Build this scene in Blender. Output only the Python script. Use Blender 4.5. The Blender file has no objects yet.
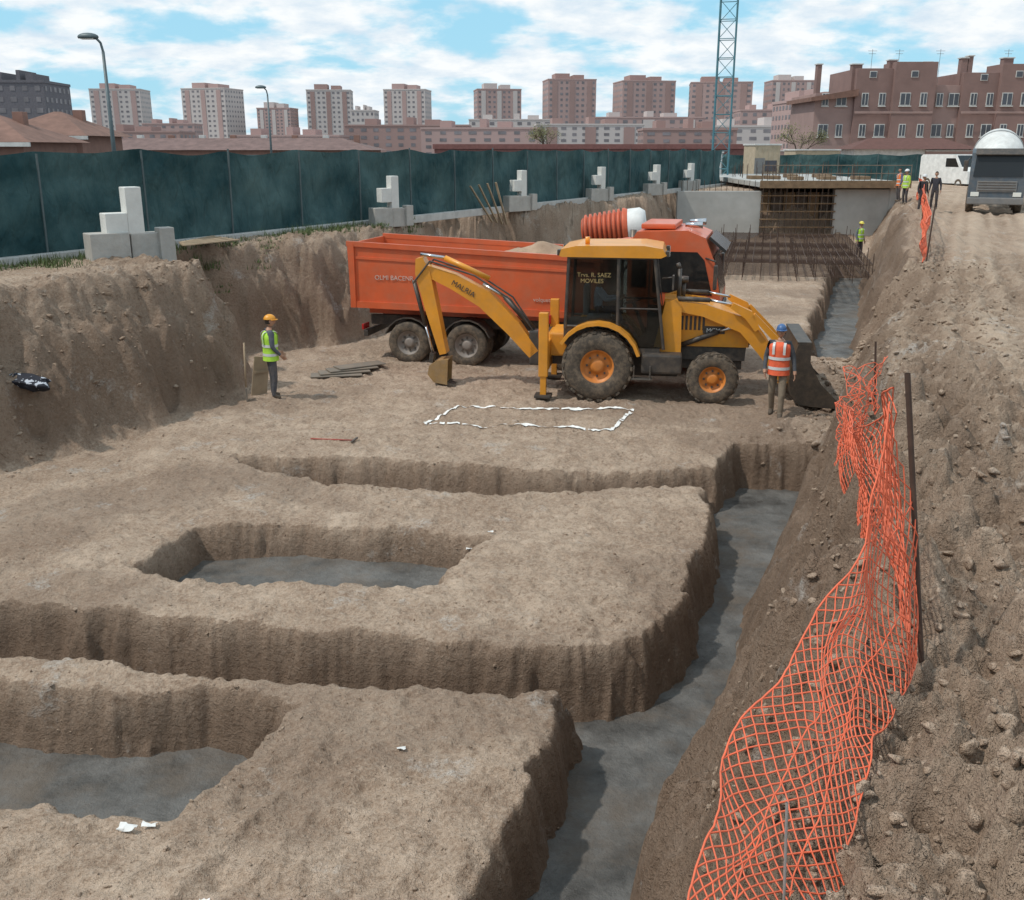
import bpy, bmesh, math, random, numpy as np
from mathutils import Vector, Matrix
random.seed(7); np.random.seed(7)
scn=bpy.context.scene
scn.view_settings.view_transform='Standard'
scn.view_settings.look='None'; scn.view_settings.exposure=0
COL=scn.collection
# ---------------------------------------------------------------- noise
def _h(xi,yi,seed):
    h=(xi*374761393+yi*668265263+seed*974634777)&0xffffffff
    h=((h^(h>>13))*1274126177)&0xffffffff
    h=h^(h>>16)
    return h/4294967295.0
def vnoise(x,y,seed=0):
    xf=np.floor(x);yf=np.floor(y);xi=xf.astype(np.int64);yi=yf.astype(np.int64)
    u=x-xf;v=y-yf;u=u*u*(3-2*u);v=v*v*(3-2*v)
    a=_h(xi,yi,seed);b=_h(xi+1,yi,seed);c=_h(xi,yi+1,seed);d=_h(xi+1,yi+1,seed)
    return (a*(1-u)+b*u)*(1-v)+(c*(1-u)+d*u)*v
def fbm(x,y,seed=0,o=4):
    s=0;a=.5;t=0
    for i in range(o):
        s=s+a*vnoise(x,y,seed+i*17);t+=a;a*=.5
        x,y=(x*1.6+y*1.2)*1.01+3.1,(y*1.6-x*1.2)*1.01+1.7
    return s/t
def smooth(a,b,x):
    t=np.clip((x-a)/(b-a),0,1);return t*t*(3-2*t)
def sdf(poly,x,y):
    d=np.full(x.shape,1e9);inside=np.zeros(x.shape,bool)
    n=len(poly)
    for i in range(n):
        x0,y0=poly[i];x1,y1=poly[(i+1)%n]
        ex,ey=x1-x0,y1-y0
        wx,wy=x-x0,y-y0
        t=np.clip((wx*ex+wy*ey)/(ex*ex+ey*ey),0,1)
        d=np.minimum(d,(wx-ex*t)**2+(wy-ey*t)**2)
        c=((y0>y)!=(y1>y))
        if y1!=y0:
            inside^=c&(x<(x1-x0)*(y-y0)/(y1-y0)+x0)
    d=np.sqrt(d);return np.where(inside,-d,d)
def dline(pts,x,y):
    d=np.full(x.shape,1e9)
    for (x0,y0),(x1,y1) in zip(pts[:-1],pts[1:]):
        ex,ey=x1-x0,y1-y0
        t=np.clip(((x-x0)*ex+(y-y0)*ey)/(ex*ex+ey*ey),0,1)
        d=np.minimum(d,(x-x0-ex*t)**2+(y-y0-ey*t)**2)
    return np.sqrt(d)
# ---------------------------------------------------------------- terrain definition
PIT=[(-14,2.2),(-.8,2.2),(.1,4.3),(1.2,7.25),(2.15,9.8),(2.85,11.7),(3.5,13.2),(4.5,15.6),(6.0,18.2),(7.55,20.2),(8.0,22.5),(8.9,25.9),(15.5,45),(21.2,60),
     (10,60.5),(8.2,53),(3.6,45.5),(-1.9,38),(-3.1,30.5),(-4.7,27.6),(-6.2,26.6),(-7.7,25.6),(-7.9,23.1),(-5.9,22.5),(-5.8,21.2),(-7.0,18.2),(-8.4,16.2),(-11.5,11.5)]
T_RIGHT=[(-1.4,2.0),(-.2,5.97),(.38,8.0),(.52,9.0),(.9,9.6),(1.5,9.95),(2.15,11.2),(2.85,13.2),(3.15,15.0),(3.4,16.2),(4.1,17.6),(5.6,17.4),
         (6,15.6),(4.4,11.7),(2.7,7.2),(1.6,4.3),(.6,2.0)]
T_FAR=[(7.6,26),(14.2,45),(15.8,49),(18.5,49),(17.2,45),(10.2,25.9)]
T_AB=[(-14,10.6),(-5.54,9.75),(-2.4,9.15),(.45,8.98),(1.3,9.2),(1.2,9.75),(.09,9.78),(-2.63,10.25),(-6.1,10.85),(-14,12)]
H_A=[(-7.5,9.35),(-5.2,9.12),(-4.04,8.88),(-3.1,9.0),(-2.1,8.6),(-2.55,7.5),(-2.8,6.9),(-3.74,7.0),(-4.28,7.12),(-7.5,7.6)]
H_B=[(-4.45,13.4),(-3.1,13.65),(-1.6,13.35),(-.35,13.0),(-1.2,11.35),(-2.3,11.4),(-4.2,11.65),(-4.85,11.95)]
T_C=[(-4.9,16.9),(-3.3,16.65),(.13,16.1),(2.6,16.1),(4.2,16.5),(4,15.2),(3.0,15.25),(-.2,14.95),(-3.0,15.4),(-4.7,16.5)]
TREN=[(T_RIGHT,.95),(T_FAR,.95),(T_AB,.9),(H_A,.85),(H_B,.68),(T_C,.6)]
ROAD=[(3.4,2),(4.9,9),(7.5,15.7),(12.5,27),(21.7,48),(30,66)]
ROAD2=[(6.4,6),(7.6,11),(9.6,16.5),(11.0,20),(15.5,30),(23.8,48)]
TRK=[[(-2.9,5.2),(-1.9,7.8)],[(-2.5,5.2),(-1.45,7.9)],[(-4.2,5.6),(-3.3,6.7)],[(-3,24),(1,20),(6,19)],[(-1,24.5),(3,19.3),(9,21)],[(-4,19),(0,18.6),(5,17.6)],[(-4,19.6),(0,19.3),(5,18.2)]]
def terrain(x,y,attr=False):
    x=np.asarray(x,float);y=np.asarray(y,float)
    lo=smooth(13,22,y)
    wx=x+.30*(fbm(x*.7,y*.7,11,3)-.5)+(.18+.16*lo)*(fbm(x*2.6,y*2.6,12,4)-.5)
    wy=y+.30*(fbm(x*.7,y*.7,21,3)-.5)+(.18+.16*lo)*(fbm(x*2.6,y*2.6,22,4)-.5)
    s=sdf(PIT,wx,wy)
    zin=.10*(fbm(x*.35,y*.35,5,3)-.5)*2*smooth(0,4,y)
    td=np.zeros_like(x)
    flute=.085*(fbm(x*6.5,y*6.5,77,2)-.5)+.035*(vnoise(x*15,y*15,78)-.5)
    for poly,dep in TREN:
        d=sdf(poly,wx,wy)+.10*(fbm(x*1.1,y*1.1,int(dep*100),3)-.5)+flute
        t=np.clip((-d+.06)/.21,0,1)
        t=.5*t+.5*smooth(0,1,t)
        td=np.maximum(td,t*dep)
        zin=zin-.04*np.exp(-np.clip(d,0,9)/.07)*(d>0)
    zin=zin*(1-td)-td
    q=x-(.37*y-1.2)
    side=smooth(-6,-2,q)
    S=2.8*(1-side)+side*(2.72-.5*smooth(8,28,y)*(1-smooth(60,80,y)))
    along=x*.47+y*.88
    rill=(fbm(along*2.1,s*.8+4,31,4)-.5)
    s2=s+.6*rill*smooth(0,.4,s)
    w=1.45+.9*(fbm(x*.3,y*.3,41,2)-.5)
    steep=(1-side)*smooth(20.5,22,y)*(1-smooth(27,30,y))
    w=w*(1-.45*steep)
    f=np.clip(s2/w,0,1);f=f**.85;f=.4*f+.6*smooth(0,1,f)
    f=f+.07*np.sin(f*9+fbm(x*.6,y*.6,43,2)*9)*np.clip(f*(1-f)*4,0,1)
    z=zin+(S-zin)*f
    bank=smooth(.02,.3,s)*(1-smooth(w+.1,w+1.3,s))
    out=smooth(.3,1.5,s)
    near=1-smooth(70,110,np.abs(y)+.6*np.abs(x))
    rd=dline(ROAD,x,y);rd2=dline(ROAD2,x,y)
    roadm=1-smooth(1.4,2.4,np.minimum(rd,rd2))
    spoil=side*out*(1-.82*roadm*smooth(8,13,y))*(1-smooth(55,70,y))
    A=.03+.11*bank+.14*spoil+.02*out
    n1=fbm(x*1.3,y*1.3,51,4)-.5;n2=fbm(x*5,y*5,52,4)-.5;n3=fbm(x*12,y*12,53,3)-.5
    rid=1-np.abs(2*fbm(x*2.6,y*2.6,54,4)-1)*2.2
    z=z+near*(A*2.2*n1+A*1.6*n2+(A*1.0+.008)*n3+spoil*.14*rid)
    z=z+near*side*.55*np.exp(-((s-2.4)/.8)**2)*(fbm(x*.8,y*.8,61,3)-.25)*smooth(5,9,y)
    mound=np.exp(-((s+.6)/.9)**2)*smooth(17.2,18.4,y)*(1-smooth(23,26,y))*smooth(-2.5,-.8,q)
    z=z+mound*(.10+.6*(fbm(x*1.1,y*1.1,63,4)-.4))
    pad=(1-out)*(1-np.clip(td*3,0,1))
    z=z+pad*(.040*(fbm(x*1.9,y*1.9,71,4)-.5)*2+.022*n3+.035*n2)
    lug=.7+.3*np.sin(along*24)
    R_=0
    for r_,k_ in((rd,1.),(rd2,.8)):
        rut=np.exp(-((r_-.95)/.20)**2)+.7*np.exp(-((r_-.42)/.13)**2)+.7*np.exp(-((r_-1.5)/.15)**2)
        R_=R_+rut*k_
    R_=np.clip(R_,0,1.2)
    z=z-.15*R_*side*out*lug*(.45+fbm(x*.5,y*.5,81,2))+.05*side*out*roadm
    for tr in TRK:
        d=dline(tr,wx,wy)
        z=z-pad*.036*np.exp(-(d/.10)**2)*(.7+.3*np.sin(along*22))+pad*.018*np.exp(-((d-.2)/.06)**2)
    if not attr: return z
    damp=np.clip(.85*smooth(.02,.5,td)+.52*bank*(1-.55*smooth(.2,1.2,f*1.2))+.38*spoil*(fbm(x*.7,y*.7,91,3)*1.8-.4)+.4*mound+.5*(1-out)*smooth(.5,.64,fbm(x*.45,y*.45,95,5)),0,1)
    damp=np.clip(damp+.5*R_*side*out*roadm*lug,0,1)
    road=side*out*roadm*(1-.6*np.clip(R_,0,1))
    fl=(x+11.2)*(-.884)+(y-22.2)*.468
    street=smooth(.6,1.4,fl)*smooth(2.0,2.6,s)
    return z,damp,road,street
def TZ(x,y): return float(terrain(np.array([x]),np.array([y]))[0])
# ---------------------------------------------------------------- materials
MATS={}
def nmat(name):
    m=bpy.data.materials.new(name);m.use_nodes=True
    nt=m.node_tree;b=nt.nodes['Principled BSDF'];return m,nt,b
def N(nt,t,**k):
    n=nt.nodes.new(t)
    for a,v in k.items():
        if a=='ins':
            for i,val in v.items(): n.inputs[i].default_value=val
        else: setattr(n,a,v)
    return n
def mat(name,col,rough=.6,metal=0,var=.15,scale=3.0,dust=0,bump=0,dcol=(.30,.22,.15),bscale=None,spec=.5,coat=0):
    if name in MATS: return MATS[name]
    m,nt,b=nmat(name);L=nt.links
    tc=N(nt,'ShaderNodeTexCoord')
    no=N(nt,'ShaderNodeTexNoise',ins={'Scale':scale,'Detail':4,'Roughness':.6});L.new(tc.outputs['Object'],no.inputs['Vector'])
    mx=N(nt,'ShaderNodeMix',data_type='RGBA')
    mx.inputs[6].default_value=(*[max(0,v*(1-var)) for v in col],1);mx.inputs[7].default_value=(*[min(1,v*(1+var)) for v in col],1)
    mr=N(nt,'ShaderNodeMapRange',ins={1:.3,2:.7});L.new(no.outputs['Fac'],mr.inputs[0]);L.new(mr.outputs[0],mx.inputs[0])
    out=mx.outputs[2]
    if dust>0:
        n2=N(nt,'ShaderNodeTexNoise',ins={'Scale':scale*1.7,'Detail':5,'Roughness':.7});L.new(tc.outputs['Object'],n2.inputs['Vector'])
        m2=N(nt,'ShaderNodeMapRange',ins={1:.42,2:.75,3:dust*.25,4:dust});L.new(n2.outputs['Fac'],m2.inputs[0])
        x2=N(nt,'ShaderNodeMix',data_type='RGBA');L.new(m2.outputs[0],x2.inputs[0]);L.new(out,x2.inputs[6]);x2.inputs[7].default_value=(*dcol,1)
        out=x2.outputs[2]
    L.new(out,b.inputs['Base Color'])
    b.inputs['Roughness'].default_value=rough;b.inputs['Metallic'].default_value=metal
    b.inputs['Specular IOR Level'].default_value=spec
    if coat: b.inputs['Coat Weight'].default_value=coat
    if bump>0:
        n3=N(nt,'ShaderNodeTexNoise',ins={'Scale':bscale or scale*6,'Detail':3});L.new(tc.outputs['Object'],n3.inputs['Vector'])
        bp=N(nt,'ShaderNodeBump',ins={'Strength':min(1,bump),'Distance':.02});L.new(n3.outputs['Fac'],bp.inputs['Height']);L.new(bp.outputs[0],b.inputs['Normal'])
    MATS[name]=m;return m
def soil_mat():
    m,nt,b=nmat('soil');L=nt.links
    geo=N(nt,'ShaderNodeNewGeometry')
    def noise(sc,det=6,ro=.6,vec=None):
        n=N(nt,'ShaderNodeTexNoise',ins={'Scale':sc,'Detail':det,'Roughness':ro});L.new(vec or geo.outputs['Position'],n.inputs['Vector']);return n.outputs['Fac']
    def mr(i,a,b_,c=0,d=1):
        n=N(nt,'ShaderNodeMapRange',ins={1:a,2:b_,3:c,4:d});L.new(i,n.inputs[0]);return n.outputs[0]
    def mix(f,a,b_,mode='MIX'):
        n=N(nt,'ShaderNodeMix',data_type='RGBA',blend_type=mode)
        for s,v in((0,f),(6,a),(7,b_)):
            if isinstance(v,(tuple,float)): n.inputs[s].default_value=v if isinstance(v,float) else (*v,1)
            else: L.new(v,n.inputs[s])
        return n.outputs[2]
    def mul(a,b_):
        n=N(nt,'ShaderNodeMath',operation='MULTIPLY')
        for i,v in enumerate((a,b_)):
            if isinstance(v,float): n.inputs[i].default_value=v
            else: L.new(v,n.inputs[i])
        return n.outputs[0]
    def at(nm):
        n=N(nt,'ShaderNodeAttribute',attribute_name=nm);return n.outputs['Fac']
    nA=noise(.6,5,.65);nB=noise(2.6,5,.72);nC=noise(20,4,.78)
    c=mix(mr(nA,.38,.62),(.37,.268,.195),(.54,.415,.315))
    c=mix(mr(nB,.40,.64,0,.75),c,(.29,.20,.14))
    c=mix(mr(nC,.45,.70,0,.6),c,(.62,.49,.385))
    c=mix(mr(nC,.46,.34,0,.55),c,(.22,.145,.098))
    c=mix(mul(at('road'),.65),c,(.52,.40,.30))
    dm=mul(at('damp'),mr(nB,.25,.65,1.0,.5))
    c=mix(dm,c,(.145,.093,.063))
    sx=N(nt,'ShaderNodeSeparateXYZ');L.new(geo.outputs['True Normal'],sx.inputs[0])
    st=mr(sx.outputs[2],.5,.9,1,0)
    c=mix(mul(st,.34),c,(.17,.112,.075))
    sp=mul(mr(noise(.9,6,.72),.59,.67),mr(nC,.4,.6,.1,.6))
    c=mix(sp,c,(.52,.50,.47))
    c=mix(at('street'),c,(.19,.18,.17))
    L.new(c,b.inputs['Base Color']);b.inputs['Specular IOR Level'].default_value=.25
    L.new(mr(at('damp'),0,1,.95,.75),b.inputs['Roughness'])
    h1=N(nt,'ShaderNodeBump',ins={'Strength':.9,'Distance':.10});L.new(noise(5,6,.74),h1.inputs['Height'])
    h2=N(nt,'ShaderNodeBump',ins={'Strength':.8,'Distance':.03});L.new(noise(32,3,.78),h2.inputs['Height']);L.new(h1.outputs[0],h2.inputs['Normal'])
    L.new(h2.outputs[0],b.inputs['Normal'])
    return m
SOIL=soil_mat()
def conc_mat():
    m,nt,b=nmat('fresh_concrete');L=nt.links
    geo=N(nt,'ShaderNodeNewGeometry')
    n=N(nt,'ShaderNodeTexNoise',ins={'Scale':1.3,'Detail':6,'Roughness':.68});L.new(geo.outputs['Position'],n.inputs['Vector'])
    r=N(nt,'ShaderNodeValToRGB');r.color_ramp.elements[0].position=.34;r.color_ramp.elements[0].color=(.055,.052,.048,1)
    r.color_ramp.elements[1].position=.68;r.color_ramp.elements[1].color=(.19,.183,.172,1);L.new(n.outputs['Fac'],r.inputs[0])
    n3=N(nt,'ShaderNodeTexNoise',ins={'Scale':.8,'Detail':5,'Roughness':.7});L.new(geo.outputs['Position'],n3.inputs['Vector'])
    k=N(nt,'ShaderNodeMapRange',ins={1:.48,2:.64,3:0,4:.7});L.new(n3.outputs['Fac'],k.inputs[0])
    mx=N(nt,'ShaderNodeMix',data_type='RGBA');L.new(k.outputs[0],mx.inputs[0]);L.new(r.outputs[0],mx.inputs[6]);mx.inputs[7].default_value=(.14,.11,.085,1)
    L.new(mx.outputs[2],b.inputs['Base Color'])
    rr=N(nt,'ShaderNodeMapRange',ins={1:.35,2:.65,3:.25,4:.8});L.new(n3.outputs['Fac'],rr.inputs[0]);L.new(rr.outputs[0],b.inputs['Roughness'])
    b.inputs['Specular IOR Level'].default_value=.3
    n2=N(nt,'ShaderNodeTexNoise',ins={'Scale':6,'Detail':6,'Roughness':.7});L.new(geo.outputs['Position'],n2.inputs['Vector'])
    bp=N(nt,'ShaderNodeBump',ins={'Strength':.85,'Distance':.06});L.new(n2.outputs['Fac'],bp.inputs['Height']);L.new(bp.outputs[0],b.inputs['Normal'])
    return m
WETC=conc_mat()
def glass_mat(name='cab_glass',tint=(.30,.36,.38)):
    if name in MATS: return MATS[name]
    m,nt,b=nmat(name);L=nt.links;nt.nodes.remove(b)
    o=nt.nodes['Material Output']
    t=N(nt,'ShaderNodeBsdfTransparent');t.inputs[0].default_value=(*tint,1)
    g=N(nt,'ShaderNodeBsdfGlossy');g.inputs['Roughness'].default_value=.05
    f=N(nt,'ShaderNodeFresnel');f.inputs[0].default_value=1.5
    mx=N(nt,'ShaderNodeMixShader');L.new(f.outputs[0],mx.inputs[0]);L.new(t.outputs[0],mx.inputs[1]);L.new(g.outputs[0],mx.inputs[2]);L.new(mx.outputs[0],o.inputs[0])
    MATS[name]=m;return m
GLASS=glass_mat('cab_glass',(.5,.56,.58))
# ---------------------------------------------------------------- mesh helpers
def obj(name,verts,faces,m,parent=None,smoothf=False):
    me=bpy.data.meshes.new(name);me.from_pydata([tuple(v) for v in verts],[],[tuple(f) for f in faces]);me.update()
    o=bpy.data.objects.new(name,me);COL.objects.link(o)
    if m: me.materials.append(m)
    if parent: o.parent=parent
    if smoothf: me.shade_smooth()
    return o
def fromnp(name,V,F,m,parent=None,smoothf=False):
    V=np.asarray(V,np.float32);F=np.asarray(F,np.int32)
    me=bpy.data.meshes.new(name);k=F.shape[1]
    me.vertices.add(len(V));me.vertices.foreach_set('co',V.ravel())
    me.loops.add(F.size);me.loops.foreach_set('vertex_index',F.ravel())
    me.polygons.add(len(F));me.polygons.foreach_set('loop_start',np.arange(0,F.size,k,dtype=np.int32))
    if smoothf: me.polygons.foreach_set('use_smooth',np.ones(len(F),bool))
    me.update(calc_edges=True);me.validate()
    o=bpy.data.objects.new(name,me);COL.objects.link(o)
    if m: me.materials.append(m)
    if parent:o.parent=parent
    return o
def empty(name,loc,yaw=0,pitch=0):
    e=bpy.data.objects.new(name,None);COL.objects.link(e);e.location=loc;e.rotation_euler=(0,math.radians(pitch),math.radians(yaw));e.empty_display_size=.3;return e
def bm_obj(name,bm,m,parent,bevel=0,seg=2,smoothf=False):
    if bevel>0:
        bmesh.ops.bevel(bm,geom=[e for e in bm.edges if len(e.link_faces)==2 and e.calc_face_angle(0)>.5],offset=bevel,segments=seg,affect='EDGES',profile=.6,clamp_overlap=True)
    bmesh.ops.recalc_face_normals(bm,faces=bm.faces)
    me=bpy.data.meshes.new(name);bm.to_mesh(me);bm.free()
    if m: me.materials.append(m)
    o=bpy.data.objects.new(name,me);COL.objects.link(o)
    if parent:o.parent=parent
    if smoothf: me.shade_smooth()
    return o
def box(parent,name,c,s,m,bevel=.015,rot=None):
    bm=bmesh.new();bmesh.ops.create_cube(bm,size=1)
    bmesh.ops.scale(bm,vec=s,verts=bm.verts)
    if rot: bmesh.ops.rotate(bm,cent=(0,0,0),matrix=Matrix.Rotation(math.radians(rot[1]),3,rot[0]),verts=bm.verts)
    bmesh.ops.translate(bm,vec=c,verts=bm.verts)
    return bm_obj(name,bm,m,parent,min(bevel,min(s)*.3))
def prism(parent,name,prof,y0,y1,m,bevel=.02):
    bm=bmesh.new()
    a=[bm.verts.new((x,y0,z)) for x,z in prof];b=[bm.verts.new((x,y1,z)) for x,z in prof]
    bm.faces.new(a);bm.faces.new(b[::-1]);n=len(prof)
    for i in range(n): bm.faces.new((a[i],b[i],b[(i+1)%n],a[(i+1)%n]))
    return bm_obj(name,bm,m,parent,bevel)
def cyl(parent,name,p0,p1,r,m,seg=18,r2=None,cap=True):
    p0=Vector(p0);p1=Vector(p1);d=p1-p0
    bm=bmesh.new();bmesh.ops.create_cone(bm,cap_ends=cap,segments=seg,radius1=r,radius2=r if r2 is None else r2,depth=d.length)
    q=Vector((0,0,1)).rotation_difference(d.normalized()).to_matrix()
    bmesh.ops.rotate(bm,cent=(0,0,0),matrix=q,verts=bm.verts);bmesh.ops.translate(bm,vec=(p0+p1)/2,verts=bm.verts)
    for f in bm.faces: f.smooth=len(f.verts)==4
    return bm_obj(name,bm,m,parent)
def tubes(name,segs,r,m,parent=None,n=4):
    P0=np.array([s[0] for s in segs],float);P1=np.array([s[1] for s in segs],float)
    R=np.full(len(segs),r) if np.isscalar(r) else np.array(r)
    D=P1-P0;D/=np.linalg.norm(D,axis=1,keepdims=True)+1e-9
    up=np.where(np.abs(D[:,2:3])>.9,np.array([[1.,0,0]]),np.array([[0,0,1.]]))
    U=np.cross(D,up);U/=np.linalg.norm(U,axis=1,keepdims=True);W=np.cross(D,U)
    V=[]
    for P in(P0,P1):
        for k in range(n):
            a=2*math.pi*(k+.5)/n
            V.append(P+R[:,None]*(U*math.cos(a)+W*math.sin(a)))
    V=np.stack(V,1).reshape(-1,3)
    base=np.arange(len(segs))[:,None]*(2*n)
    F=[]
    for k in range(n):
        F.append(np.concatenate([base+k,base+(k+1)%n,base+n+(k+1)%n,base+n+k],1))
    F=np.concatenate(F,0)
    return fromnp(name,V,F,m,parent)
def lathe(parent,name,prof,c,axis,m,seg=32,closed=False):
    ax=Vector(axis).normalized();u=ax.orthogonal().normalized();w=ax.cross(u);c=Vector(c)
    V=[];F=[];n=len(prof)
    for i in range(seg):
        t=2*math.pi*i/seg;d=u*math.cos(t)+w*math.sin(t)
        for r,a in prof: V.append(c+ax*a+d*r)
    for i in range(seg):
        j=(i+1)%seg
        for k in range(n-1 if not closed else n):
            F.append((i*n+k,i*n+(k+1)%n,j*n+(k+1)%n,j*n+k))
    o=obj(name,V,F,m,parent,True)
    bm=bmesh.new();bm.from_mesh(o.data);bmesh.ops.remove_doubles(bm,verts=bm.verts,dist=1e-5);bmesh.ops.recalc_face_normals(bm,faces=bm.faces);bm.to_mesh(o.data);bm.free()
    return o
def link(parent,name,path,wd,y0,y1,m,bevel=.02):
    P=[Vector((a,b)) for a,b in path];n=len(P);L=[];R=[]
    for i in range(n):
        if i==0:d=P[1]-P[0]
        elif i==n-1:d=P[-1]-P[-2]
        else:d=(P[i+1]-P[i]).normalized()+(P[i]-P[i-1]).normalized()
        d.normalize();nn=Vector((-d.y,d.x));L.append(P[i]+nn*wd[i]/2);R.append(P[i]-nn*wd[i]/2)
    return prism(parent,name,[tuple(p) for p in L+R[::-1]],y0,y1,m,bevel)
RUB=mat('rubber_tyre',(.022,.021,.02),.85,dust=.7,scale=5,bump=.4)
YEL=mat('yellow_paint',(.72,.285,.012),.4,var=.12,dust=.26,scale=2.2,coat=.15)
ORG=mat('orange_truck_paint',(.64,.10,.025),.42,var=.12,dust=.32,scale=1.6,coat=.15)
BLK=mat('black_metal',(.022,.022,.024),.5,dust=.35,scale=3)
STEEL=mat('worn_steel',(.10,.095,.09),.45,metal=.6,dust=.4,scale=4)
CHR=mat('chrome_rod',(.6,.6,.62),.2,metal=1,var=.03)
WHT=mat('white_paint',(.72,.72,.70),.5,dust=.12)
GRY=mat('grey_trim',(.16,.165,.17),.6,dust=.3)
LGT=mat('lamp_lens',(.7,.7,.65),.15,var=.02)
REDL=mat('red_lens',(.45,.02,.02),.2,var=.05)
SOILP=mat('loose_soil',(.30,.21,.145),.95,var=.45,scale=1.3,bump=.8,bscale=25)
def wheel(parent,name,c,r,w,rim,rimr,lugs=0,side=-1):
    e=w/2
    prof=[(rimr,-e*.85),(rimr*1.12,-e),(r*.90,-e),(r*.985,-e*.8),(r,-e*.5),(r,e*.5),(r*.985,e*.8),(r*.90,e),(rimr*1.12,e),(rimr,e*.85)]
    lathe(parent,name+'_tyre',prof,c,(0,1,0),RUB,36)
    s=side
    rp=[(rimr*1.02,s*e*.8),(rimr*.92,s*e*.75),(rimr*.86,s*e*.35),(rimr*.45,s*e*.25),(rimr*.40,s*e*.6),(rimr*.22,s*e*.65),(.001,s*e*.66)]
    lathe(parent,name+'_rim',rp,c,(0,1,0),rim,28)
    lathe(parent,name+'_rim_back',[(rimr*1.02,-s*e*.8),(rimr*.8,-s*e*.3),(.001,-s*e*.3)],c,(0,1,0),rim,20)
    for k in range(8):
        a=k*math.pi/4
        box(parent,name+'_nut_%d'%k,(c[0]+math.cos(a)*rimr*.62,c[1]+s*e*.34,c[2]+math.sin(a)*rimr*.62),(.04,.05,.04),STEEL,.005)
    if lugs:
        V=[];F=[]
        for k in range(lugs):
            for sd in(-1,1):
                a=2*math.pi*(k+(.5 if sd>0 else 0))/lugs;da=2*math.pi/lugs*.22
                sk=2*math.pi/lugs*.9
                b0=len(V)
                for rr in(r*.975,r*1.045):
                    for (aa,yy) in((a-da,0.02*sd),(a+da,0.02*sd),(a+da+sk,e*.97*sd),(a-da+sk,e*.97*sd)):
                        rad=rr if abs(yy)<e*.5 else rr*.975
                        V.append((c[0]+math.cos(aa)*rad,c[1]+yy,c[2]+math.sin(aa)*rad))
                F+=[(b0+4,b0+5,b0+6,b0+7),(b0,b0+1,b0+5,b0+4),(b0+1,b0+2,b0+6,b0+5),(b0+2,b0+3,b0+7,b0+6),(b0+3,b0,b0+4,b0+7)]
        obj(name+'_lugs',V,F,RUB,parent)
def text(parent,name,s,loc,size,m,rot):
    cu=bpy.data.curves.new(name,'FONT');cu.body=s;cu.size=size;cu.extrude=.003
    o=bpy.data.objects.new(name,cu);COL.objects.link(o);o.parent=parent;o.location=loc;o.rotation_euler=rot;cu.materials.append(m);return o
# ---------------------------------------------------------------- ground
def axis_pts(segs):
    out=[segs[0][0]]
    for a,b,st in segs:
        n=max(1,int(round((b-a)/st)));out+=list(np.linspace(a,b,n+1)[1:])
    return out
xs=axis_pts([(-16,-9,.07),(-9,-5,.042),(-5,5.5,.030),(5.5,12,.05),(12,30,.12)])
def grow(start,end,st,g):
    out=[];v=start;s=st
    while abs(v)<abs(end): v+=s;s*=g;out.append(v)
    return out
xs=grow(-16,-2500,-.3,1.16)[::-1]+xs+grow(30,2500,.3,1.16)
ys=[1.0];
while ys[-1]<30: ys.append(ys[-1]+max(.028,.0031*ys[-1]))
while ys[-1]<80: ys.append(ys[-1]+.009*ys[-1])
ys=grow(1,-300,-.15,1.25)[::-1]+ys+grow(ys[-1],3500,1,1.15)
xs=np.array(xs);ys=np.array(ys)
X,Y=np.meshgrid(xs,ys)
Z,DA,RO,ST=terrain(X,Y,True)
nx,ny=len(xs),len(ys)
idx=np.arange(nx*ny).reshape(ny,nx)
F=np.stack([idx[:-1,:-1],idx[:-1,1:],idx[1:,1:],idx[1:,:-1]],-1).reshape(-1,4)
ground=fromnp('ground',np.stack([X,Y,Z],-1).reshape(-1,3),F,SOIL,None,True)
for nm,a in(('damp',DA),('road',RO),('street',ST)):
    at=ground.data.attributes.new(nm,'FLOAT','POINT');at.data.foreach_set('value',a.ravel().astype(np.float32))
def sheet(name,poly,z,m):
    return obj(name,[(x,y,z) for x,y in poly],[list(range(len(poly)))],m)
sheet('trench_concrete',[(-2,1.5),(1,1.5),(2.6,7),(4.4,11.7),(6.2,15.8),(9.6,25.9),(17,45),(18,49),(14.5,49),(6.4,26),(2.9,16.4),(2.2,13.2),(1.2,10.6),(0,9.6),(-.6,6)],-.83,WETC)
sheet('footing_concrete',[(-9,9.8),(-1.8,9.2),(-1.9,6.6),(-9,6.6)],-.70,WETC)
sheet('footing_concrete.001',[(-5.2,14),(0,14),(0,11),(-5.2,11)],-.50,WETC)
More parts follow.
